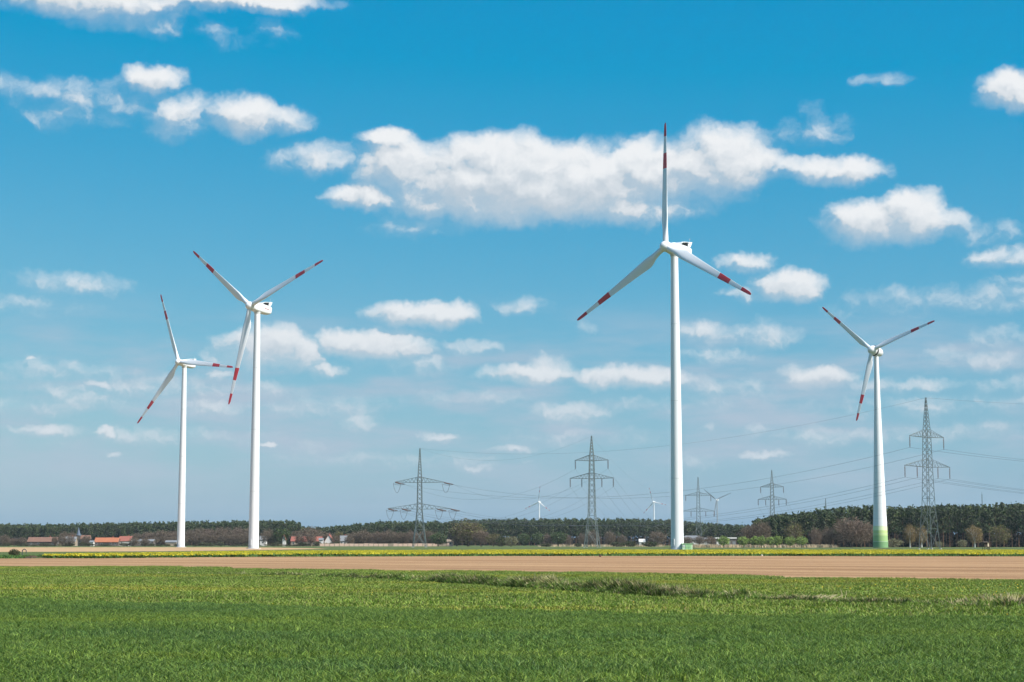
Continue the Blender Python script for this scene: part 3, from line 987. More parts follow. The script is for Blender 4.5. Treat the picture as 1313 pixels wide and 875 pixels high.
def pylon(name_px, topy, Y, rz, label, hang=True, dirs=None, waist=None, arms=None, thick=1.0, wide=2.9):
    """lattice pylon with two crossarms; returns attachment points (world)"""
    top = at(name_px, topy, Y)
    H = top.z
    root = tag(empty('power_pylon', (top.x, Y, 0), rz), label, 'pylon', 'lattice power pylons')
    z_low, z_up = arms[0][0], arms[1][0]
    keys = [(0, wide), (.30 * H, 1.75), (z_low, 1.35), (z_up + 1.6, 1.1), (H, .16)]

    def hw(z):
        return float(np.interp(z, [k[0] for k in keys], [k[1] for k in keys]))
    lt, bt = .13 * thick, .065 * thick
    for sx_ in (-1, 1):
        for sy_ in (-1, 1):
            mb = MB()
            for a, b in zip(keys[:-1], keys[1:]):
                mb.bar((sx_ * a[1], sy_ * a[1], a[0]), (sx_ * b[1], sy_ * b[1], b[0]), lt if a[0] < z_up else lt * .8)
            mb.build('leg', M_steel, root)
            mb = MB()
            mb.box((sx_ * (wide + .05), sy_ * (wide + .05), .12), (.8, .8, .24))
            mb.build('footing', M_conc, root)
    mb = MB()
    z = 0.0
    first = True
    while z < H - 1.2:
        w = hw(z)
        st = max(1.5, w * 2 * (1.0 if z > .3 * H else 1.35))
        z2 = min(z + st, H - .3)
        w2 = hw(z2)
        for (ax, ay, bx_, by_) in ((-1, -1, 1, -1), (1, -1, 1, 1), (1, 1, -1, 1), (-1, 1, -1, -1)):
            mb.bar((ax * w, ay * w, z), (bx_ * w2, by_ * w2, z2), bt)
            if z < .3 * H or z > 0:
                mb.bar((bx_ * w, by_ * w, z), (ax * w2, ay * w2, z2), bt)
            if z < .32 * H:
                mb.bar((ax * w2, ay * w2, z2), (bx_ * w2, by_ * w2, z2), bt)
        z = z2
    mb.build('lattice_bracing', M_steel, root)
    att = []
    for (za, half, spots) in arms:
        mb = MB()
        w = hw(za)
        for sx_ in (-1, 1):
            tip = Vector((sx_ * half, 0, za + .25))
            for sy_ in (-1, 1):
                mb.bar((sx_ * w, sy_ * w, za), tip, bt * 1.25)
                mb.bar((sx_ * w * .9, sy_ * w * .9, za + 3.0), tip, bt * 1.15)
                n_ = 6
                for i in range(n_):
                    f0, f1 = i / n_, (i + .5) / n_
                    lo = Vector((sx_ * w, sy_ * w, za)).lerp(tip, f0)
                    hi = Vector((sx_ * w * .9, sy_ * w * .9, za + 3.0)).lerp(tip, f1)
                    lo2 = Vector((sx_ * w, sy_ * w, za)).lerp(tip, (i + 1) / n_)
                    mb.bar(lo, hi, bt * .7)
                    mb.bar(hi, lo2, bt * .7)
                    cr = Vector((sx_ * w, -sy_ * w, za)).lerp(tip, (i + 1) / n_)
                    if sy_ == 1:
                        mb.bar(lo, cr, bt * .6)
        for sy_ in (-1, 1):
            mb.bar((-w, sy_ * w, za), (w, sy_ * w, za), bt * 1.2)
            mb.bar((-w * .9, sy_ * w * .9, za + 3.0), (w * .9, sy_ * w * .9, za + 3.0), bt * 1.2)
        arm = mb.build('crossarm', M_steel, root)
        for s_ in spots:
            ib = MB()
            if hang:
                L = 4.2
                for dx in (-.18, .18):
                    n_ = 9
                    ib.bar((s_ + dx, 0, za + .1), (s_ + dx, 0, za - L), .06 * thick)
                    for i in range(n_):
                        zc = za - .5 - i * (L - .9) / n_
                        ib.lathe([(.04, zc), (.2 * thick, zc - .06), (.04, zc - .2)], 6, Matrix.Translation((s_ + dx, 0, 0)))
                ib.bar((s_ - .3, 0, za - L), (s_ + .3, 0, za - L), .07)
                ends = [(s_, 0, za - L - .1), (s_, 0, za - L - .1)]
            else:
                ends = []
                for dv in dirs:
                    dl = Matrix.Rotation(-rz, 3, 'Z') @ Vector((dv[0], dv[1], 0)).normalized()
                    sd_ = Vector((-dl.y, dl.x, 0)) * .28
                    for q_ in (-1, 1):
                        a, b = Vector((s_, 0, za)) + dl * .3 + sd_ * q_, Vector((s_, 0, za - .9)) + dl * 5.2 + sd_ * q_
                        ib.bar(a, b, .08)
                        for i in range(10):
                            q = a.lerp(b, .08 + i * .09)
                            ib.bar(q, q + (b - a).normalized() * .3, .34, .14, 6)
                    ends.append(tuple(Vector((s_, 0, za - .95)) + dl * 5.3))
                hang_pt = Vector((s_, 0, za - .6)) - (Matrix.Rotation(-rz, 3, 'Z') @ Vector((1, -.3, 0))) * 1.2
                for e_, dp in ((Vector(ends[0]), 5.0), (Vector(ends[1]), .6)):
                    prev = None
                    for i in range(13):                 # jumper loop under the arm
                        t = i / 12 * 2 - 1
                        q = hang_pt.lerp(e_, i / 12) + Vector((0, 0, -dp * (1 - t * t)))
                        if prev:
                            ib.bar(prev, q, .08)
                        prev = q
            ib.build('insulator', M_insul, arm)
            att.append(ends)
    Mw = Matrix.Translation((top.x, Y, 0)) @ Matrix.Rotation(rz, 4, 'Z')
    pts = [[Mw @ Vector(e) for e in ends] for ends in att]
    earth = Mw @ Vector((0, 0, H - .1))
    return pts, earth


def up_m(px, topy, armY, Y):
    return at(px, armY, Y).z


# right pylon (its crossarms stand square to the line)
def arms_for(px, ylow, yup, Y, halfL, halfU, inner):
    zl, zu = at(px, ylow, Y).z, at(px, yup, Y).z
    return [(zl, halfL, (-halfL + .4, -halfL * inner, halfL * inner, halfL - .4)), (zu, halfU, (-halfU + .4, halfU - .4))]


P1, E1 = pylon(1187, 510, 700, R(42), 'nearest steel lattice pylon, right of the green footed turbine', arms=arms_for(1187, 599, 561, 700, 15.2, 11.6, .45), thick=1.0)
P2, E2 = pylon(538.5, 575, 1000, R(8), 'angle pylon with slanting brown insulators and hanging loops, left of centre', hang=False, dirs=((.62, -.78), (.85, .2)), arms=arms_for(538, 653, 619, 1000, 17.8, 14.0, .55), thick=1.45, wide=3.6)
P3, E3 = pylon(758.5, 559, 950, R(-14), 'steel lattice pylon left of the largest wind turbine', arms=arms_for(758, 614, 591, 950, 12.0, 9.2, .45), thick=1.25, wide=3.6)
P4, E4 = pylon(895, 612, 1500, R(-5), 'far lattice pylon just right of the largest turbine tower', arms=arms_for(895, 656, 636, 1500, 13.5, 10.8, .45), thick=1.5)
P5, E5 = pylon(989.5, 603, 1400, R(-12), 'far lattice pylon between the largest and the green footed turbine', arms=arms_for(989, 641, 625, 1400, 11.2, 9.2, .45), thick=1.5)
P6, E6 = pylon(1058.5, 639, 2300, R(-20), 'farthest pylon, only its tip showing over the right forest', arms=arms_for(1058, 674, 662, 2300, 12, 9, .45), thick=1.6)

wire_n = 0
POSN = ['left end of the lower crossarm', 'inner left of the lower crossarm', 'inner right of the lower crossarm', 'right end of the lower crossarm', 'left end of the upper crossarm', 'right end of the upper crossarm']


def wire(a, b, sag, label, r=.05, grp='overhead wires'):
    mb = MB()
    n_ = 40
    pts = []
    for i in range(n_ + 1):
        t = i / n_
        q = a.lerp(b, t)
        q.z -= 4 * sag * t * (1 - t)
        pts.append(q - a)
    rings = []
    d = (b - a).normalized()
    u = d.cross(Vector((0, 0, 1))).normalized()
    for q in pts:
        rings.append([q + u * r, q + Vector((0, 0, r)), q - u * r, q - Vector((0, 0, r))])
    mb.loft(rings, True, 0, False)
    o = mb.build('power_line_wire', M_wire, None, a)
    return tag(o, label, 'wire', grp)


def span(A, EA, ea, B, EB, eb, sag, phrase, r, flip=False, skip=()):
    order = [3, 2, 1, 0, 5, 4] if flip else [0, 1, 2, 3, 4, 5]
    for i in range(6):
        if i in skip:
            continue
        wire(A[i][ea], B[order[i]][eb], sag, 'conductor at %s, %s' % (POSN[i], phrase), r, 'conductors ' + phrase)
    wire(EA, EB, sag * .8, 'thin earth wire between the pylon tips, %s' % phrase, r * .7, 'earth wires')


span(P1, E1, 1, P2, E2, 0, 13, 'nearest pylon to angle pylon', .04)
# onward from the nearest pylon towards the lower right, leaving the picture
P0 = [[p_[0] + Vector((230, -290, 0)) for _ in (0, 1)] for p_ in P1]
E0 = E1 + Vector((230, -290, 0))
span(P1, E1, 0, P0, E0, 0, 15, 'nearest pylon out of picture', .036)
span(P3, E3, 0, P2, E2, 1, 12, 'left pylon to angle pylon', .034)
span(P3, E3, 1, P4, E4, 0, 26, 'left pylon to far pylon', .042)
span(P5, E5, 1, P6, E6, 0, 30, 'far pylon to farthest pylon', .06)
# thin radio mast far behind the right forest
mt = at(1259, 634, 2000)
mb = MB()
for k in range(3):
    a = 2 * math.pi * k / 3
    mb.bar((.5 * math.cos(a), .5 * math.sin(a), 0), (.3 * math.cos(a), .3 * math.sin(a), mt.z), .16)
for i in range(26):
    z = mt.z * i / 26
    for k in range(3):
        a, b_ = 2 * math.pi * k / 3, 2 * math.pi * (k + 1) / 3
        mb.bar((.5 * math.cos(a), .5 * math.sin(a), z), (.45 * math.cos(b_), .45 * math.sin(b_), z + mt.z / 26), .07)
rt = empty('radio_mast', (mt.x, 2000, 0))
tag(rt, 'thin grey mast tip poking over the right pine forest', 'mast')
mb.build('lattice', M_steel, rt)
mb = MB(); mb.bar((0, 0, mt.z), (0, 0, mt.z + 3), .1); mb.build('antenna', M_steel, rt)

# ------------------------------------------------------------------ trees
M_bark = mat('bark', (.10, .075, .055), .9, .25, .8, .2)
M_pbark = mat('pine_bark', (.16, .085, .05), .9, .3, .5, .2)
M_birch = mat('birch_bark', (.62, .60, .55), .8, .25, .9, .2)
M_pine = mat('pine_needles', (1, 1, 1), .7, .22, .05, .2, trans=.12, attr=True)
M_leaf = mat('tree_foliage', (1, 1, 1), .7, .2, .1, .2, trans=.3, attr=True)


def tint_of(cols, n, rng, lo=.7, hi=1.3):
    return np.asarray(cols)[rng.integers(0, len(cols), n)] * rng.uniform(lo, hi, (n, 1))


PINE_COLS = [(.044, .070, .024), (.056, .080, .024), (.036, .058, .024), (.074, .092, .028), (.048, .070, .032)]


def pine_geo(rng, h=20.0, n_cl=16, per=26, sz=.75):
    """crown clumps for a Scots pine of height h"""
    c, r = [], []
    for i in range(n_cl):
        t = (i + rng.uniform(0, 1)) / n_cl
        z = h * (.42 + .55 * t)
        w = 2.5 * (1 - .75 * max(0, t - .45) / .55) * (.65 + .35 * min(1, t / .3))
        a = rng.uniform(0, 6.28)
        d = w * rng.uniform(.15, 1)
        cl = np.array([d * np.cos(a), d * np.sin(a), z])
        q = rng.normal(size=(per, 3)) * np.array([.85, .85, .48]) + cl
        c.append(q)
    top = rng.normal(size=(per, 3)) * np.array([.7, .7, .6]) + np.array([0, 0, h * .965])
    c.append(top)
    c = np.concatenate(c)
    V_, F_ = quads(c, sz, rng, .15, 1.25)
    return V_, F_, tint_of(PINE_COLS, len(c), rng, .85, 1.15)


def pine_trunk(rng, h=20.0):
    mb = MB()
    x, y = 0, 0
    prev = Vector((0, 0, 0))
    for i in range(1, 6):
        p = Vector((rng.normal() * .12 * i / 3, rng.normal() * .12 * i / 3, h * .93 * i / 5))
        mb.bar(prev, p, .24 * (1.1 - (i - 1) / 5.5), .24 * (1.1 - i / 5.5), 6)
        prev = p
    for i in range(7):
        z = h * rng.uniform(.38, .8)
        a = rng.uniform(0, 6.28)
        L = rng.uniform(1.2, 2.4)
        mb.bar((0, 0, z), (L * math.cos(a), L * math.sin(a), z + L * .35), .07, .03, 4)
    return mb


PINES = []
for k in range(9):
    rg = np.random.default_rng(400 + k)
    V_, F_, t_ = pine_geo(rg, 20, 15 + k % 4, 26)
    PINES.append((np_mesh('crown', V_, F_, M_pine, t_), pine_trunk(rg).mesh('trunk', M_pbark)))


def tree(name, meshes, x, y, s, label, cat='tree', group=None, rz=None, sxy=None):
    crown, trunk = meshes
    o = empty(name, (x, y, 0), RNG.uniform(0, 6.28) if rz is None else rz)
    sxy = s if sxy is None else sxy
    o.scale = (sxy, sxy, s)
    link('trunk', trunk, o)
    link('crown', crown, o)
    return tag(o, label, cat, group)


# pine stands: (profile of photo tops [(px, y)], depth Y, label)
STANDS = [
    ('left', [(-150, 674), (0, 673), (60, 673.5), (130, 672), (200, 671), (270, 669.5), (335, 669)], 1600, 'dark pine in the far left forest behind the red roofed village', 'pines of the left forest'),
    ('mid', [(335, 669), (380, 669), (392, 677), (420, 677.5), (445, 674), (500, 669.5), (560, 670), (640, 666.5), (720, 666), (800, 666.5), (870, 668), (900, 672), (955, 675)], 1560, 'dark pine in the middle forest behind the angle pylon', 'pines of the middle forest'),
    ('right', [(962, 668), (1000, 661), (1040, 657), (1075, 652), (1110, 650), (1150, 652), (1200, 650), (1250, 649), (1313, 645), (1460, 643)], 1010, 'dark pine in the near right forest behind the nearest pylon', 'pines of the right forest'),
]
def pine_label(nm, px, lab):
    if nm == 'right':
        for lim, t_ in ((1035, 'dark pine of the right forest above the green willows'), (1117, 'dark pine of the right forest behind the large reddish bare tree'), (1187, 'dark pine of the right forest between green footed turbine and nearest pylon'), (1240, 'dark pine of the right forest just right of the nearest pylon'), (9e9, 'dark pine of the right forest near the right picture edge')):
            if px < lim:
                return t_
    if nm == 'mid':
        for lim, t_ in ((392, 'dark pine in the small stand right of the second turbine'), (538, 'dark pine of the middle forest left of the angle pylon'), (690, 'dark pine of the middle forest between angle pylon and first distant turbine'), (759, 'dark pine of the middle forest just left of the left pylon'), (865, 'dark pine of the middle forest between left pylon and largest tower'), (9e9, 'dark pine of the middle forest behind the grey halls')):
            if px < lim:
                return t_
    for lim, t_ in ((120, 'dark pine of the left forest behind the brown roofed house'), (232, 'dark pine of the left forest left of the leftmost turbine'), (9e9, 'dark pine of the left forest between the two left turbines')):
        if px < lim:
            return t_
    return lab


for (nm, prof, Y0, lab, grp_) in STANDS:
    px = [a for a, _ in prof]
    ty = [b for _, b in prof]
    sv, sf, stn = [], [], []
    off = 0
    rg = np.random.default_rng(len(nm) * 17 + 3)
    for row in range(6):
        Y = Y0 + row * 6.5
        x = gx(px[0], Y)
        x1 = gx(px[-1], Y)
        while x < x1:
            if row in (2, 4, 5):
                nq = 90 if nm == 'right' else 50
                c_ = np.c_[rg.normal(size=(nq, 2)) * np.array([2.6, 1.8]) + np.array([x, Y]), np.abs(rg.normal(size=nq)) * 4.4]
                v, f = quads(c_, 1.7, rg, .0)
                sv.append(v); sf.append(f + off); stn.append(tint_of([(.035, .04, .02), (.05, .04, .03), (.03, .035, .02)], nq, rg))
                off += len(v)
            x += rg.uniform(2.7, 4.6) * (1 if row < 3 else 1.15)
            yy = Y + rg.uniform(-2.5, 2.5)
            pxx = CX + x / yy * F
            top = at(pxx, float(np.interp(pxx, px, ty)), yy).z
            hgt = top * rg.uniform(.88, 1.03) + (.5 if row > 1 else -1.0)
            if row == 0 or (row == 1 and nm == 'right'):
                tree('pine_tree', PINES[rg.integers(0, len(PINES))], x, yy, hgt / 20, pine_label(nm, pxx, lab), 'pine tree', grp_, sxy=1.0 * rg.uniform(.85, 1.15))
            else:
                v, f, t = pine_geo(rg, hgt, 11, 16, .95)
                v = v + np.array([x, yy, 0])
                sv.append(v); sf.append(f + off); stn.append(t)
                off += len(v)
                # trunk as a slim cross of two quads
                tv = np.array([(-.18, 0, 0), (.18, 0, 0), (.09, 0, hgt * .9), (-.09, 0, hgt * .9), (0, -.18, 0), (0, .18, 0), (0, .09, hgt * .9), (0, -.09, hgt * .9)]) + np.array([x, yy, 0])
                sv.append(tv); sf.append(np.array([[0, 1, 2, 3], [4, 5, 6, 7]]) + off); stn.append(np.tile([.10, .06, .04], (2, 1)))
                off += 8
    o = link('pine_forest', np_mesh('pine_forest', np.concatenate(sv), np.concatenate(sf), M_pine, np.concatenate(stn)))
    tag(o, {'left': 'deep rows of the far left pine forest', 'mid': 'deep rows of the middle pine forest', 'right': 'deep rows of the near right pine forest'}[nm], 'forest', kind='stuff')


# leafless / budding deciduous trees
def bare_tree(rng, h=12.0, w=9.0, cols=((.16, .11, .08),), twigs=1500, tw=.075, base=.18, leaf=0, leafcol=None, bark=None, lsz=.3):
    mb = MB()
    rr = random.Random(int(rng.integers(1e6)))
    hb = h * base
    mb.bar((0, 0, 0), (0, 0, hb), .028 * h, .022 * h, 7)
    tips = []
    for i in range(8):
        a = 2 * math.pi * i / 8 + rr.uniform(-.3, .3)
        sp_ = rr.uniform(.25, .8) * w / 2
        e = Vector((sp_ * math.cos(a), sp_ * math.sin(a), hb + (h - hb) * rr.uniform(.5, .85)))
        m_ = Vector((sp_ * .45 * math.cos(a), sp_ * .45 * math.sin(a), hb + (e.z - hb) * .55))
        s0 = Vector((0, 0, hb * rr.uniform(.75, 1)))
        mb.bar(s0, m_, .014 * h, .009 * h, 5)
        mb.bar(m_, e, .009 * h, .004 * h, 4)
        for j in range(4):
            q = m_.lerp(e, rr.uniform(0, .9))
            b_ = q + Vector((rr.gauss(0, .16) * w, rr.gauss(0, .16) * w, rr.uniform(.05, .25) * h))
            mb.bar(q, b_, .005 * h, .002 * h, 3)
    trunk = mb.mesh('trunk', bark or M_bark)
    # crown: fine twigs in a domed volume
    n_ = twigs
    d = rng.normal(size=(n_, 3))
    d /= np.linalg.norm(d, axis=1)[:, None]
    rad = rng.uniform(.15, 1, n_) ** .45
    lump = 1 + .16 * np.sin(d[:, 0] * 5 + 1) * np.sin(d[:, 1] * 6) + .12 * np.sin(d[:, 2] * 9 + d[:, 0] * 7)
    zc = h * (.5 + base * .35)
    c = d * (rad * lump)[:, None] * np.array([w / 2, w / 2, h - zc]) + np.array([0, 0, zc])
    up = c - np.array([0, 0, hb])
    up /= np.linalg.norm(up, axis=1)[:, None]
    up = up + rng.normal(size=(n_, 3)) * .45
    up /= np.linalg.norm(up, axis=1)[:, None]
    L = rng.uniform(.5, 1.1, n_) * h * .085
    sd = np.cross(up, rng.normal(size=(n_, 3)))
    sd /= np.linalg.norm(sd, axis=1)[:, None]
    sd *= (tw * rng.uniform(.5, 1.3, n_))[:, None]
    V_ = np.stack([c - up * L[:, None] * .5 - sd, c - up * L[:, None] * .5 + sd, c + up * L[:, None] * .5 + sd * .4, c + up * L[:, None] * .5 - sd * .4], 1).reshape(-1, 3)
    F_ = np.arange(n_ * 4).reshape(-1, 4)
    t_ = tint_of(cols, n_, rng)
    if leaf:
        d = rng.normal(size=(leaf, 3))
        d /= np.linalg.norm(d, axis=1)[:, None]
        rad = rng.uniform(.2, 1, leaf) ** .4
        lump = 1 + .16 * np.sin(d[:, 0] * 5 + 1) * np.sin(d[:, 1] * 6) + .12 * np.sin(d[:, 2] * 9 + d[:, 0] * 7)
        c = d * (rad * lump)[:, None] * np.array([w / 2, w / 2, h - zc]) + np.array([0, 0, zc])
        v2, f2 = quads(c, lsz, rng, .1, 1.2)
        V_, F_ = np.concatenate([V_, v2]), np.concatenate([F_, f2 + len(V_)])
        t_ = np.concatenate([t_, tint_of(leafcol, leaf, rng)])
    return np_mesh('crown', V_, F_, M_leaf, t_), trunk


BR = [(.17, .125, .085), (.14, .105, .075), (.21, .155, .105)]
RD = [(.19, .135, .095), (.16, .115, .085), (.22, .155, .11)]
OL = [(.15, .12, .045), (.19, .15, .06), (.12, .10, .04)]
KINDS = {}
for k in range(3):
    KINDS['brown', k] = bare_tree(np.random.default_rng(500 + k), 12, 9.5 - k, BR, 2300, .09)
    KINDS['red', k] = bare_tree(np.random.default_rng(520 + k), 12, 8.5, RD, 2200, .09)
    KINDS['olive', k] = bare_tree(np.random.default_rng(540 + k), 12, 9, BR + OL, 1500, .09, leaf=700, leafcol=[(.14, .14, .04), (.11, .12, .035), (.18, .16, .05)], lsz=.45)
    KINDS['green', k] = bare_tree(np.random.default_rng(560 + k), 12, 10, BR, 500, .08, leaf=1500, leafcol=[(.06, .10, .03), (.05, .08, .025), (.09, .13, .04)], lsz=.6)
    KINDS['willow', k] = bare_tree(np.random.default_rng(580 + k), 6, 5.6, OL, 300, .05, .3, leaf=1100, leafcol=[(.24, .33, .08), (.19, .27, .065), (.30, .38, .10), (.14, .21, .055)], lsz=.34)
    KINDS['birch', k] = bare_tree(np.random.default_rng(600 + k), 12, 6.5, [(.24, .17, .07), (.20, .14, .06), (.28, .19, .09)], 1900, .07, .26, leaf=450, leafcol=[(.26, .19, .06), (.22, .17, .06)], lsz=.35, bark=M_birch)
    KINDS['bush', k] = bare_tree(np.random.default_rng(620 + k), 4, 6, OL + BR, 700, .06, .08, leaf=600, leafcol=[(.20, .19, .10), (.15, .15, .07), (.24, .23, .13)], lsz=.3)
    KINDS['darkbush', k] = bare_tree(np.random.default_rng(640 + k), 4, 6, BR, 500, .06, .06, leaf=900, leafcol=[(.05, .08, .025), (.045, .06, .025), (.09, .07, .04)], lsz=.35)
BASEH = {'brown': 12, 'red': 12, 'olive': 12, 'green': 12, 'willow': 6, 'birch': 12, 'bush': 4, 'darkbush': 4}
BASEW = {'brown': 9, 'red': 8.5, 'olive': 9, 'green': 10, 'willow': 5.6, 'birch': 6.5, 'bush': 6, 'darkbush': 6}
tc_ = [0]


def dtree(kind, px, topy, wpx, Y, label, group=None, name=None):
    k = tc_[0] % 3
    tc_[0] += 1
    top = at(px, topy, Y).z
    s = top / BASEH[kind]
    sxy = wpx / F * Y / BASEW[kind]
    nm = name or {'bush': 'shrub', 'darkbush': 'shrub', 'willow': 'willow_tree', 'birch': 'birch_tree'}.get(kind, 'bare_tree' if kind in ('brown', 'red') else 'deciduous_tree')
    cat = 'shrub' if 'bush' in kind else 'tree'
    return tree(nm, KINDS[kind, k], gx(px, Y), Y, s, label, cat, group, sxy=sxy)


# pollard willows right of the largest turbine
for px, w, lab in ((928, 17, 'leftmost bright green willow, below the flat roofed hall'), (953, 16, 'second bright green willow from the left in the willow row'),
                   (968, 15, 'left one of the first touching pair of green willows'), (976, 15, 'right one of the first touching pair of green willows'), (989, 16, 'left one of the second touching pair of green willows'),
                   (997, 15, 'right one of the second touching pair of green willows'), (1013, 17, 'second green willow from the right in the willow row'), (1028, 16, 'rightmost bright green willow of the row')):
    dtree('willow', px, 687 + (px % 3) * .6, w * .94, 880, lab, 'row of bright green willows')
# right part, in front of the right forest
dtree('red', 1092, 664, 52, 945, 'large rounded reddish brown bare tree left of the green footed turbine')
dtree('red', 1104, 668, 34, 950, 'reddish bare tree hard against the green footed tower')
dtree('red', 1046, 677, 17, 940, 'slim reddish bare tree right of the willow row')
dtree('brown', 1062, 676, 22, 950, 'brown bare tree between the slim reddish tree and the large rounded tree')
dtree('olive', 1018, 671, 26, 985, 'brown bare tree at the forest edge above the rightmost willows')
dtree('bush', 1146, 691, 24, 930, 'round grey green shrub at the right foot of the green footed tower')
dtree('birch', 1167, 673, 17, 950, 'golden brown birch, left of two beside the nearest pylon')
dtree('birch', 1182, 675, 16, 955, 'golden brown birch touching the nearest pylon')
dtree('bush', 1204, 694, 11, 950, 'small pale shrub at the right foot of the nearest pylon')
dtree('bush', 1234, 692, 13, 960, 'small pale shrub left of the white stemmed birch')
dtree('birch', 1250, 674, 21, 940, 'golden birch with white stem near the raised hide')
dtree('olive', 1282, 674, 28, 950, 'broad olive brown tree right of the raised hide')
for px in (966, 978, 958):
    dtree('brown', px, 668 + (978 - px) * .35, 22, 1000, 'brown bare tree at the left end of the right forest', 'bare trees at the end of the right forest')
# middle
mid = [(352, 686, 14, 'olive'), (344, 679, 20, 'brown'), (360, 677, 24, 'green'), (382, 680, 24, 'brown'), (400, 676, 30, 'brown'), (420, 683, 20, 'brown'), (434, 681, 14, 'olive')]
for px, ty, w, k in mid:
    dtree(k, px, ty, w, 1290, {'brown': 'leafless brown tree around the red roofed farmhouse', 'olive': 'olive budding tree around the red roofed farmhouse', 'green': 'dark green leafed tree left of the red roofed farmhouse'}[k], 'trees round the farmhouse')
for px, ty, w, k in [(452, 683, 26, 'brown'), (466, 680, 28, 'brown'), (484, 682, 26, 'red'), (500, 680, 26, 'brown'), (514, 682, 20, 'brown'), (527, 681, 22, 'red'), (546, 680, 22, 'brown'), (556, 683, 18, 'brown')]:
    dtree(k, px, ty, w, 1270, {'brown': 'leafless brown tree in the belt behind the long wall', 'red': 'reddish leafless tree in the belt behind the long wall'}[k], 'bare trees behind the long wall')
dtree('green', 562, 683, 22, 1220, 'dark green tree behind the long wall, right of the angle pylon')
dtree('olive', 600, 667, 46, 1200, 'tallest olive brown tree right of the angle pylon')
dtree('brown', 586, 677, 24, 1205, 'brown bare tree at the left side of the tallest olive tree')
dtree('red', 617, 680, 26, 1190, 'reddish bare tree at the right side of the tallest olive tree')
dtree('olive', 633, 684, 22, 1180, 'small olive tree between the reddish tree and the round willow')
dtree('darkbush', 643, 688, 20, 1120, 'dark green rounded shrub touching the pale round willow')
dtree('bush', 656, 687.5, 19, 1100, 'pale olive rounded willow shrub left of centre')
for px, ty, w, k in [(672, 684, 18, 'green'), (690, 683, 18, 'green'), (702, 685, 16, 'red'), (716, 682, 24, 'green'), (728, 686, 14, 'red')]:
    dtree(k, px, ty, w, 1350, {'green': 'dark green tree before the forest between willow shrub and left pylon', 'red': 'reddish bare tree before the forest between willow shrub and left pylon'}[k], 'trees left of the left pylon')
for px, ty, w, k in [(746, 684, 14, 'brown'), (760, 680, 18, 'brown'), (782, 681, 17, 'brown'), (798, 686, 14, 'brown')]:
    dtree(k, px, ty, w, 1250, 'rounded leafless tree at the foot of the left pylon', 'rounded bare trees by the left pylon')
for px, ty, w, lab in ((792, 695, 20, 'dark low shrub right of the left pylon'), (808, 694, 18, 'green brown low shrub left of the white shed'), (834, 695, 22, 'dark low shrub below the white shed'), (700, 697, 16, 'low dark shrub in the meadow left of the left pylon'), (741, 697, 10, 'smallest low shrub beside the left pylon')):
    dtree('darkbush', px, ty, w, 1080, lab, 'low shrubs in the far meadow')
dtree('brown', 843, 681, 28, 1230, 'broad bare tree directly left of the largest tower')
dtree('brown', 882, 688, 16, 1180, 'bare tree in front of the long grey hall, nearer the largest tower')
dtree('brown', 897, 687, 17, 1180, 'bare tree before the middle of the long grey hall')
dtree('red', 911, 688, 16, 1180, 'bare tree before the right end of the long grey hall')
# left: brown belt before the left forest
lb = [(5, 686), (18, 690), (28, 689), (82, 682), (92, 683), (110, 687), (175, 684), (190, 682), (205, 680), (216, 681), (228, 680), (243, 679), (256, 677), (268, 678), (281, 676), (293, 677), (306, 676), (318, 677)]
for i, (px, ty) in enumerate(lb):
    k = ('brown', 'red', 'brown')[i % 3]
    if px < 170:
        dtree(k, px, ty, 16, 1350, {'brown': 'leafless brown tree among the village houses at far left', 'red': 'reddish leafless tree among the village houses at far left'}[k], 'bare trees in the left village')
    else:
        dtree(k, px, ty, 20, 1420, {'brown': 'leafless brown tree in the belt behind the two left turbines', 'red': 'reddish leafless tree in the belt behind the two left turbines'}[k], 'bare trees behind the two left turbines')
        dtree('brown', px + 7, ty + 7, 18, 1400, 'lower leafless tree at the front of the belt behind the left turbines', 'low trees behind the two left turbines')
dtree('green', 163, 686, 10, 1340, 'dark green tree behind the orange roofed house')
dtree('darkbush', 18, 704.5, 14, 331, 'dark rounded bush in the grass at the far left')
for px, ty, w in [(60, 698, 10), (52, 699, 9), (78, 697.5, 12), (90, 699, 8)]:
    dtree('bush', px, ty, w, 1270, 'pale garden shrub in front of the brown roofed house', 'garden shrubs at the brown roofed house')

rgh = random.Random(12)
for i in range(30):
    px = 2 + i * 11.3 + rgh.uniform(-4, 4)
    if 120 < px < 152 and i % 2:
        continue
    lab = 'low dark garden shrub in the hedge line before the left village' if px < 200 else 'low dark shrub at the foot of the belt behind the left turbines'
    dtree('darkbush', px, rgh.uniform(695, 699), rgh.uniform(9, 16), 1262 + rgh.uniform(-8, 8), lab, 'dark shrubs before the left village' if px < 200 else 'dark shrubs behind the left turbines')
for i in range(16):
    px = 344 + i * 6.4 + rgh.uniform(-3, 3)
    dtree('darkbush' if i % 3 else 'bush', px, rgh.uniform(694, 698.5), rgh.uniform(8, 13), 1252 + rgh.uniform(-4, 4), 'garden shrub in front of the red roofed farmhouse', 'shrubs round the red roofed farmhouse')
for px, ty, w in ((80, 686, 13), (90, 687, 12), (398, 683, 18), (384, 685, 15), (430, 686, 13), (448, 687, 14), (70, 688, 10), (172, 689, 14), (186, 690, 13)):
    dtree('brown', px, ty, w, 1256, 'thin bare garden tree standing in front of the village houses', 'bare garden trees before the houses')

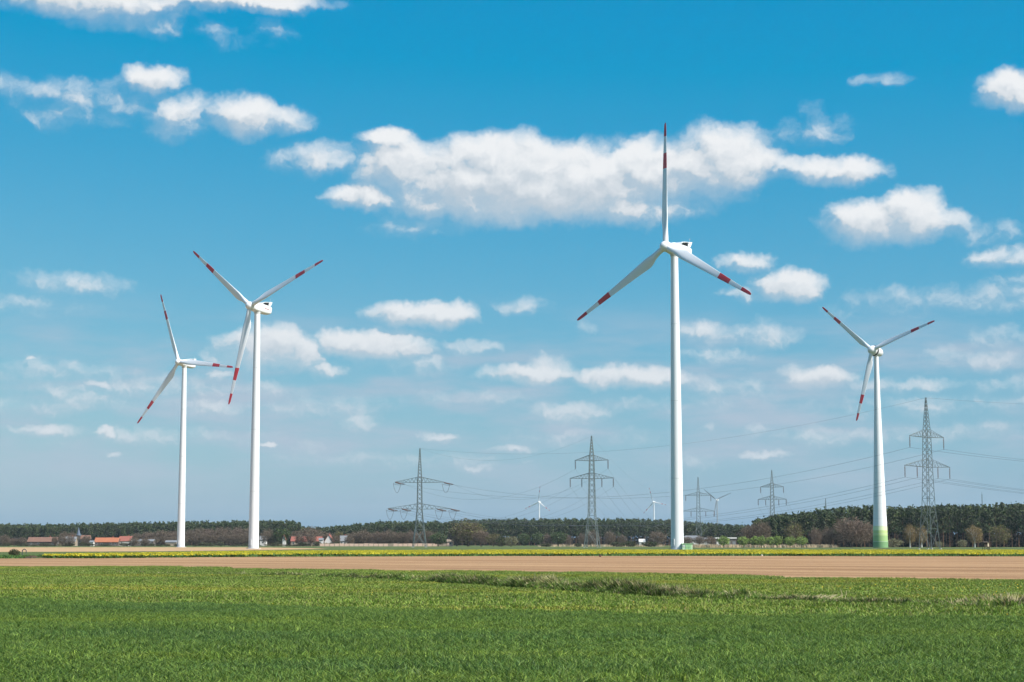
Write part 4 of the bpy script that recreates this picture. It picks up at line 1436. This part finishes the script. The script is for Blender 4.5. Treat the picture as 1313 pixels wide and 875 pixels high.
# ------------------------------------------------------------------ village houses
M_wallw = mat('white_plaster', (.60, .575, .54), .85, .08, .6, .2)
M_wallt = mat('tan_plaster', (.30, .235, .175), .85, .12, .6, .2)
M_wallg = mat('grey_brick', (.10, .085, .075), .9, .2, .7, .2)
M_pinkw = mat('pink_wall', (.62, .43, .33), .85, .15, .35, .2)
M_roofo = mat('orange_tiles', (.36, .13, .065), .8, .18, .7, .2)
M_roofr = mat('red_tiles', (.27, .095, .07), .8, .2, .7, .2)
M_roofb = mat('brown_tiles', (.19, .105, .075), .85, .2, .7, .2)
M_roofg = mat('grey_roof', (.19, .195, .20), .7, .15, .4, .3)
M_glass = mat('window_glass', (.03, .04, .05), .1, .1, 1, .6)


def house(name, px0, px1, base_Y, wall_h, roof_h, depth, wallm, roofm, label, cat='house', rz=0.0, gable='x', chimney=True, nwin=4, door=True, over=.4, z0=0.0, hip=0.0):
    """gabled house between photo columns px0..px1"""
    x0, x1 = gx(px0, base_Y), gx(px1, base_Y)
    w, d = x1 - x0, depth
    root = tag(empty(name, ((x0 + x1) / 2, base_Y + d / 2, z0), rz), label, cat, 'village buildings')
    if gable == 'y':        # gable faces the camera: ridge runs in depth
        rot = math.pi / 2
        L, D = d, w
    else:
        rot = 0
        L, D = w, d
    Mr = Matrix.Rotation(rot, 4, 'Z')
    mb = MB()
    h = wall_h
    vs = [Mr @ Vector(v) for v in [(-L / 2, -D / 2, 0), (L / 2, -D / 2, 0), (L / 2, D / 2, 0), (-L / 2, D / 2, 0), (-L / 2, -D / 2, h), (L / 2, -D / 2, h), (L / 2, D / 2, h), (-L / 2, D / 2, h), (-L / 2 + hip, 0, h + roof_h), (L / 2 - hip, 0, h + roof_h)]]
    mb.add(vs, [(0, 1, 5, 4), (2, 3, 7, 6), (1, 2, 6, 9, 5) if not hip else (1, 2, 6, 5), (3, 0, 4, 8, 7) if not hip else (3, 0, 4, 7)])
    mb.build('wall', wallm, root)
    mb = MB()
    o_ = over
    e = h - o_ * roof_h / (D / 2)
    for s_ in (-1, 1):
        a = [Vector((-L / 2 - o_, s_ * (D / 2 + o_), e)), Vector((L / 2 + o_, s_ * (D / 2 + o_), e)), Vector((L / 2 + o_ - hip, 0, h + roof_h + .02)), Vector((-L / 2 - o_ + hip, 0, h + roof_h + .02))]
        up = [v + Vector((0, 0, .2)) for v in a]
        mb.add([Mr @ v for v in a + up], [(0, 1, 2, 3), (7, 6, 5, 4), (0, 4, 5, 1), (1, 5, 6, 2), (3, 7, 4, 0)])
    if hip:
        for s_ in (-1, 1):
            a = [Vector((s_ * (L / 2 + o_), -D / 2 - o_, e + .2)), Vector((s_ * (L / 2 + o_), D / 2 + o_, e + .2)), Vector((s_ * (L / 2 + o_ - hip), 0, h + roof_h + .22))]
            mb.add([Mr @ v for v in a], [(0, 1, 2)])
    roof = mb.build('roof', roofm, root)
    if chimney:
        mb = MB()
        c = Mr @ Vector((L * .22, D * .08, 0))
        mb.box((c.x, c.y, h + roof_h + .3), (.7, .7, 1.6))
        mb.build('chimney', M_roofr, roof)
    for i in range(nwin):
        fx = -w / 2 + w * (i + .5) / nwin
        if door and i == nwin // 2:
            mb = MB(); mb.box((fx, -d / 2 - .03, 1.05), (1.0, .1, 2.1)); mb.build('door', M_dark, root)
            continue
        mb = MB(); mb.box((fx, -d / 2 - .02, h * .58), (1.2, .08, 1.25)); wn = mb.build('window', M_wallw, root)
        mb = MB(); mb.box((fx, -d / 2 - .06, h * .58), (1.0, .04, 1.05)); mb.build('pane', M_glass, wn)
    return root


house('farmhouse', 35, 72, 1300, 3.2, 3.0, 9, M_wallg, M_roofb, 'long house with dull brown roof at the far left')
house('house', 77, 96, 1310, 3.4, 3.2, 8, M_wallt, M_roofg, 'tan walled house with grey roof between bare trees', nwin=3)
house('farmhouse', 121, 151, 1290, 3.0, 2.9, 9, M_wallg, M_roofo, 'low dark walled house with bright orange tiled roof', nwin=5)
house('house', 152, 167, 1296, 3.7, 3.2, 9, M_wallw, M_roofr, 'white gabled house with red roof joined to the orange roof', gable='x', nwin=2)
house('shed', 115, 119.5, 1286, 3.0, .8, 4, M_wallw, M_roofg, 'tiny white shed at the left of the orange roofed house', 'shed', chimney=False, nwin=0)
house('barn', 168, 196, 1300, 3.4, 1.3, 9, M_wallg, M_roofg, 'long low grey barn left of the leftmost turbine', 'barn', chimney=False, nwin=4)
house('shed', 212, 226, 1310, 2.8, 1.2, 6, M_wallt, M_roofg, 'low tan shed just left of the leftmost turbine', 'shed', chimney=False, nwin=0)
# church: only the spire rises from the roofs
ct = at(101, 676, 1380)
ch = tag(empty('church', (ct.x, 1380, 0)), 'church with slim dark blue spire among the village roofs', 'church')
mb = MB(); mb.box((0, 0, 4), (4, 4, 8)); mb.build('bell_tower', M_wallg, ch)
mb = MB(); mb.lathe([(2.4, 8), (1.3, 9.6), (.06, ct.z)], 8); mb.build('spire', mat('slate_blue', (.06, .085, .12), .6, .15, 1), ch)
mb = MB(); mb.box((5.5, 0, 2.6), (7, 5.6, 5.2)); mb.build('nave', M_wallg, ch)
mb = MB(); mb.add([(2, -3.1, 5.1), (9.3, -3.1, 5.1), (9.3, 0, 8.2), (2, 0, 8.2), (2, 3.1, 5.1), (9.3, 3.1, 5.1)], [(0, 1, 2, 3), (3, 2, 5, 4), (0, 3, 4), (1, 5, 2)]); mb.build('roof', M_roofb, ch)
# farm left of centre
house('farmhouse', 373, 412, 1275, 3.6, 3.0, 9, M_wallt, M_roofr, 'long low farmhouse with dull red roof left of centre', nwin=6)
house('house', 416, 427, 1262, 3.3, 4.6, 11, M_wallw, M_roofr, 'small house with bright white gable at the farmhouse end', gable='y', nwin=2, door=False)
house('shed', 409, 414, 1258, 4.4, 1.0, 4, M_wallw, M_roofg, 'narrow white outbuilding left of the white gable', 'shed', chimney=False, nwin=0)
house('house', 436, 444, 1262, 3.8, 3.4, 7, M_wallw, M_roofg, 'small white house half hidden by trees, behind the long wall', nwin=2, door=False)
house('house', 362, 366, 1285, 5.2, 3.0, 5, M_wallw, M_roofr, 'sliver of a white gabled house behind the dark green tree', gable='y', nwin=0, chimney=False)
house('hut', 573.5, 581, 1215, 3.3, 1.1, 4, M_pinkw, M_wallt, 'small tan hut at the right end of the long wall', 'hut', chimney=False, nwin=1, door=False)
house('house', 333, 341, 1300, 4.6, 2.6, 6, M_wallw, M_roofg, 'pale house at the foot of the second turbine', nwin=1, door=False)
# long garden wall in panels between posts
wl = tag(empty('garden_wall', (gx(410, 1240), 1240, 0)), 'long low pinkish wall in front of the bare tree belt', 'wall')
xw = gx(573, 1240) - gx(410, 1240)
nw = 26
for i in range(nw):
    hgt = 1.75 + .25 * random.random()
    a, b_ = xw * i / nw, xw * (i + 1) / nw
    mb = MB(); mb.box(((a + b_) / 2 + .12, 0, hgt / 2), (b_ - a - .28, .22, hgt)); mb.build('wall_panel', random.choice([M_pinkw, M_pinkw, M_wallt, M_pinkw]), wl)
    mb = MB(); mb.box((a, 0, 1.1), (.3, .34, 2.2)); mb.build('post', M_wallt, wl)
mb = MB(); mb.box((xw, 0, 1.1), (.3, .34, 2.2)); mb.build('post', M_wallt, wl)
# halls right of the largest turbine
house('hall', 866, 911, 1250, 4.6, 2.6, 22, M_wallw, M_roofg, 'long grey roofed hall with white walls right of the largest tower', 'hall', chimney=False, nwin=7, over=.6, hip=9)
hb_ = tag(empty('hall', (gx(930, 1270), 1270, 0)), 'flat white roofed hall behind the leftmost willow', 'hall')
wv = gx(943.5, 1270) - gx(916.5, 1270)
mb = MB(); mb.box((0, 0, 2.6), (wv - .8, 10, 5.2)); mb.build('wall', M_wallg, hb_)
mb = MB(); mb.box((0, 0, 5.7), (wv, 11, 1.0)); mb.build('roof', M_wallw, hb_)
for i in range(4):
    mb = MB(); mb.box((-wv / 2 + wv * (i + .5) / 4, -5.03, 1.8), (2.2, .1, 3.2)); mb.build('gate', M_wallw if i == 0 else M_roofg, hb_)
house('shed', 820, 827, 1230, 3.1, 1.7, 4, M_wallw, M_wallw, 'small bright white shed between two dark shrubs', 'shed', chimney=False, nwin=1, door=False)

# ------------------------------------------------------------------ small things in the fields
hd = at(1264, 700, 470)
M_wood = mat('weathered_wood', (.07, .055, .042), .85, .25, 2, .2)
hide = tag(empty('hunting_hide', (hd.x, 470, 0), R(8)), 'raised wooden hunting hide on legs in the right rapeseed', 'hunting hide')
z0, z1 = 1.35, 2.65
for sx_ in (-1, 1):
    for sy_ in (-1, 1):
        mb = MB(); mb.bar((sx_ * .75, sy_ * .7, 0), (sx_ * .6, sy_ * .55, z0), .07); mb.build('leg', M_wood, hide)
mb = MB(); mb.bar((-.7, -.66, .5), (.62, -.57, z0), .05); mb.bar((.7, -.66, .5), (-.62, -.57, z0), .05); mb.build('brace', M_wood, hide)
mb = MB(); mb.box((0, 0, z0 + .04), (1.4, 1.3, .08)); mb.build('floor', M_wood, hide)
cb = MB(); cb.box((-.63, 0, 1.95), (.05, 1.2, 1.1)); cb.box((.63, 0, 1.95), (.05, 1.2, 1.1)); cb.box((0, .6, 1.95), (1.25, .05, 1.1)); cb.box((-.2, -.6, 1.7), (.86, .05, .6)); cb.build('cabin', M_wood, hide)
mb = MB(); mb.box((.42, -.63, 1.98), (.36, .05, 1.02)); mb.build('door', mat('pale_board', (.62, .52, .36), .8, .15, 2), hide)
mb = MB(); mb.add([(-.8, -.8, 2.5), (.8, -.8, 2.5), (.8, .8, 2.75), (-.8, .8, 2.75), (-.8, -.8, 2.57), (.8, -.8, 2.57), (.8, .8, 2.82), (-.8, .8, 2.82)], [(3, 2, 1, 0), (4, 5, 6, 7), (0, 1, 5, 4), (1, 2, 6, 5), (2, 3, 7, 6), (3, 0, 4, 7)]); mb.build('roof', M_wood, hide)
mb = MB()
for sx_ in (-.22, .22):
    mb.bar((.9 + sx_, -1.5, 0), (.4 + sx_, -.66, z0), .035)
for i in range(5):
    t = (i + .7) / 5.4
    mb.bar((.9 - .22 - .5 * t, -1.5 + .84 * t, z0 * t), (.9 + .22 - .5 * t, -1.5 + .84 * t, z0 * t), .03)
mb.build('ladder', M_wood, hide)

# dark bent pipe and brush heap at the far left
pp = at(31, 712, 325)
pipe = tag(empty('standpipe', (pp.x, 325, 0)), 'dark bent pipe like an upturned U beside the far left bush', 'pipe')
mb = MB()
prev = Vector((-.35, 0, 0))
for i in range(12):
    a = math.pi * (1 - i / 11)
    q = Vector((.35 * math.cos(a), 0, 1.0 + .32 * math.sin(a)))
    mb.bar(prev, q, .075, n=8)
    prev = q
mb.bar(prev, (.35, 0, .55), .075, n=8)
mb.build('bent_pipe', M_dark, pipe)
mb = MB(); mb.lathe([(.14, .0), (.14, .1), (.09, .12)], 10, Matrix.Translation((-.35, 0, 0))); mb.build('flange', M_dark, pipe)
hp = gp(42, 716.2)
bh = tag(empty('brush_heap', (hp.x, hp.y, 0)), 'low heap of dark dead brushwood in front of the bent pipe', 'brush heap')
mb = MB()
rr = random.Random(3)
for i in range(130):
    c = Vector((rr.gauss(0, 1.0), rr.gauss(0, .35), 0))
    hgt = max(.06, .42 * math.exp(-(c.x / 1.2) ** 2) * rr.uniform(.2, 1))
    a = rr.uniform(0, 6.28)
    d = Vector((math.cos(a), math.sin(a) * .5, rr.uniform(-.1, .45))) * rr.uniform(.25, .6)
    mb.bar(c + Vector((0, 0, hgt)) - d * .4, c + Vector((0, 0, hgt)) + d, .03, .012, 4)
mb.build('branches', mat('dead_brush', (.10, .07, .05), .9, .3, 3), bh)
mb = MB(); mb.lathe([(1.7, 0), (1.45, .12), (.9, .24), (.3, .3), (.02, .31)], 14, Matrix.Scale(.35, 4, (0, 1, 0))); mb.build('mound', mat('brush_litter', (.12, .09, .055), .95, .3, 3), bh)


def lump(name, px, py, s, m, label, cat, seed):
    g0 = gp(px, py)
    rr = random.Random(seed)
    rings = []
    for k in range(6):
        f = k / 5
        r_ = math.sin(math.pi * (.12 + .86 * f)) ** .7
        rings.append([Vector((r_ * math.cos(a) * s * .6 * rr.uniform(.85, 1.15), r_ * math.sin(a) * s * .5 * rr.uniform(.85, 1.15), s * f * rr.uniform(.95, 1.05))) for a in [2 * math.pi * i / 9 for i in range(9)]])
    mb = MB()
    mb.loft(rings, True, 0, False)
    return tag(mb.build(name, m, None, (g0.x, g0.y, 0)), label, cat)


lump('soil_clod', 769.5, 714.2, .42, mat('dark_clod', (.07, .045, .03), .95, .3, 4), 'small dark lump at the far edge of the bare soil', 'clod', 1)
lump('field_stone', 977, 713.6, .34, mat('pale_stone', (.6, .52, .42), .9, .15, 4), 'small pale stone at the far edge of the bare soil', 'stone', 2)

# ------------------------------------------------------------------ air
hzm = bpy.data.materials.new('haze_air')
hzm.use_nodes = True
t = hzm.node_tree
t.nodes.clear()
T = NT(t)
pv = T.n('ShaderNodeVolumePrincipled', {'Color': (.93, .97, 1.0, 1), 'Density': 4.5e-5, 'Anisotropy': .2})
ho = T.n('ShaderNodeOutputMaterial')
t.links.new(pv.outputs[0], ho.inputs['Volume'])
mb = MB()
mb.box((0, 3900, 79.5), (17000, 8000, 161))
hz_ = mb.build('haze', hzm)
tag(hz_, 'thin pale air over the fields', 'haze', kind='stuff')
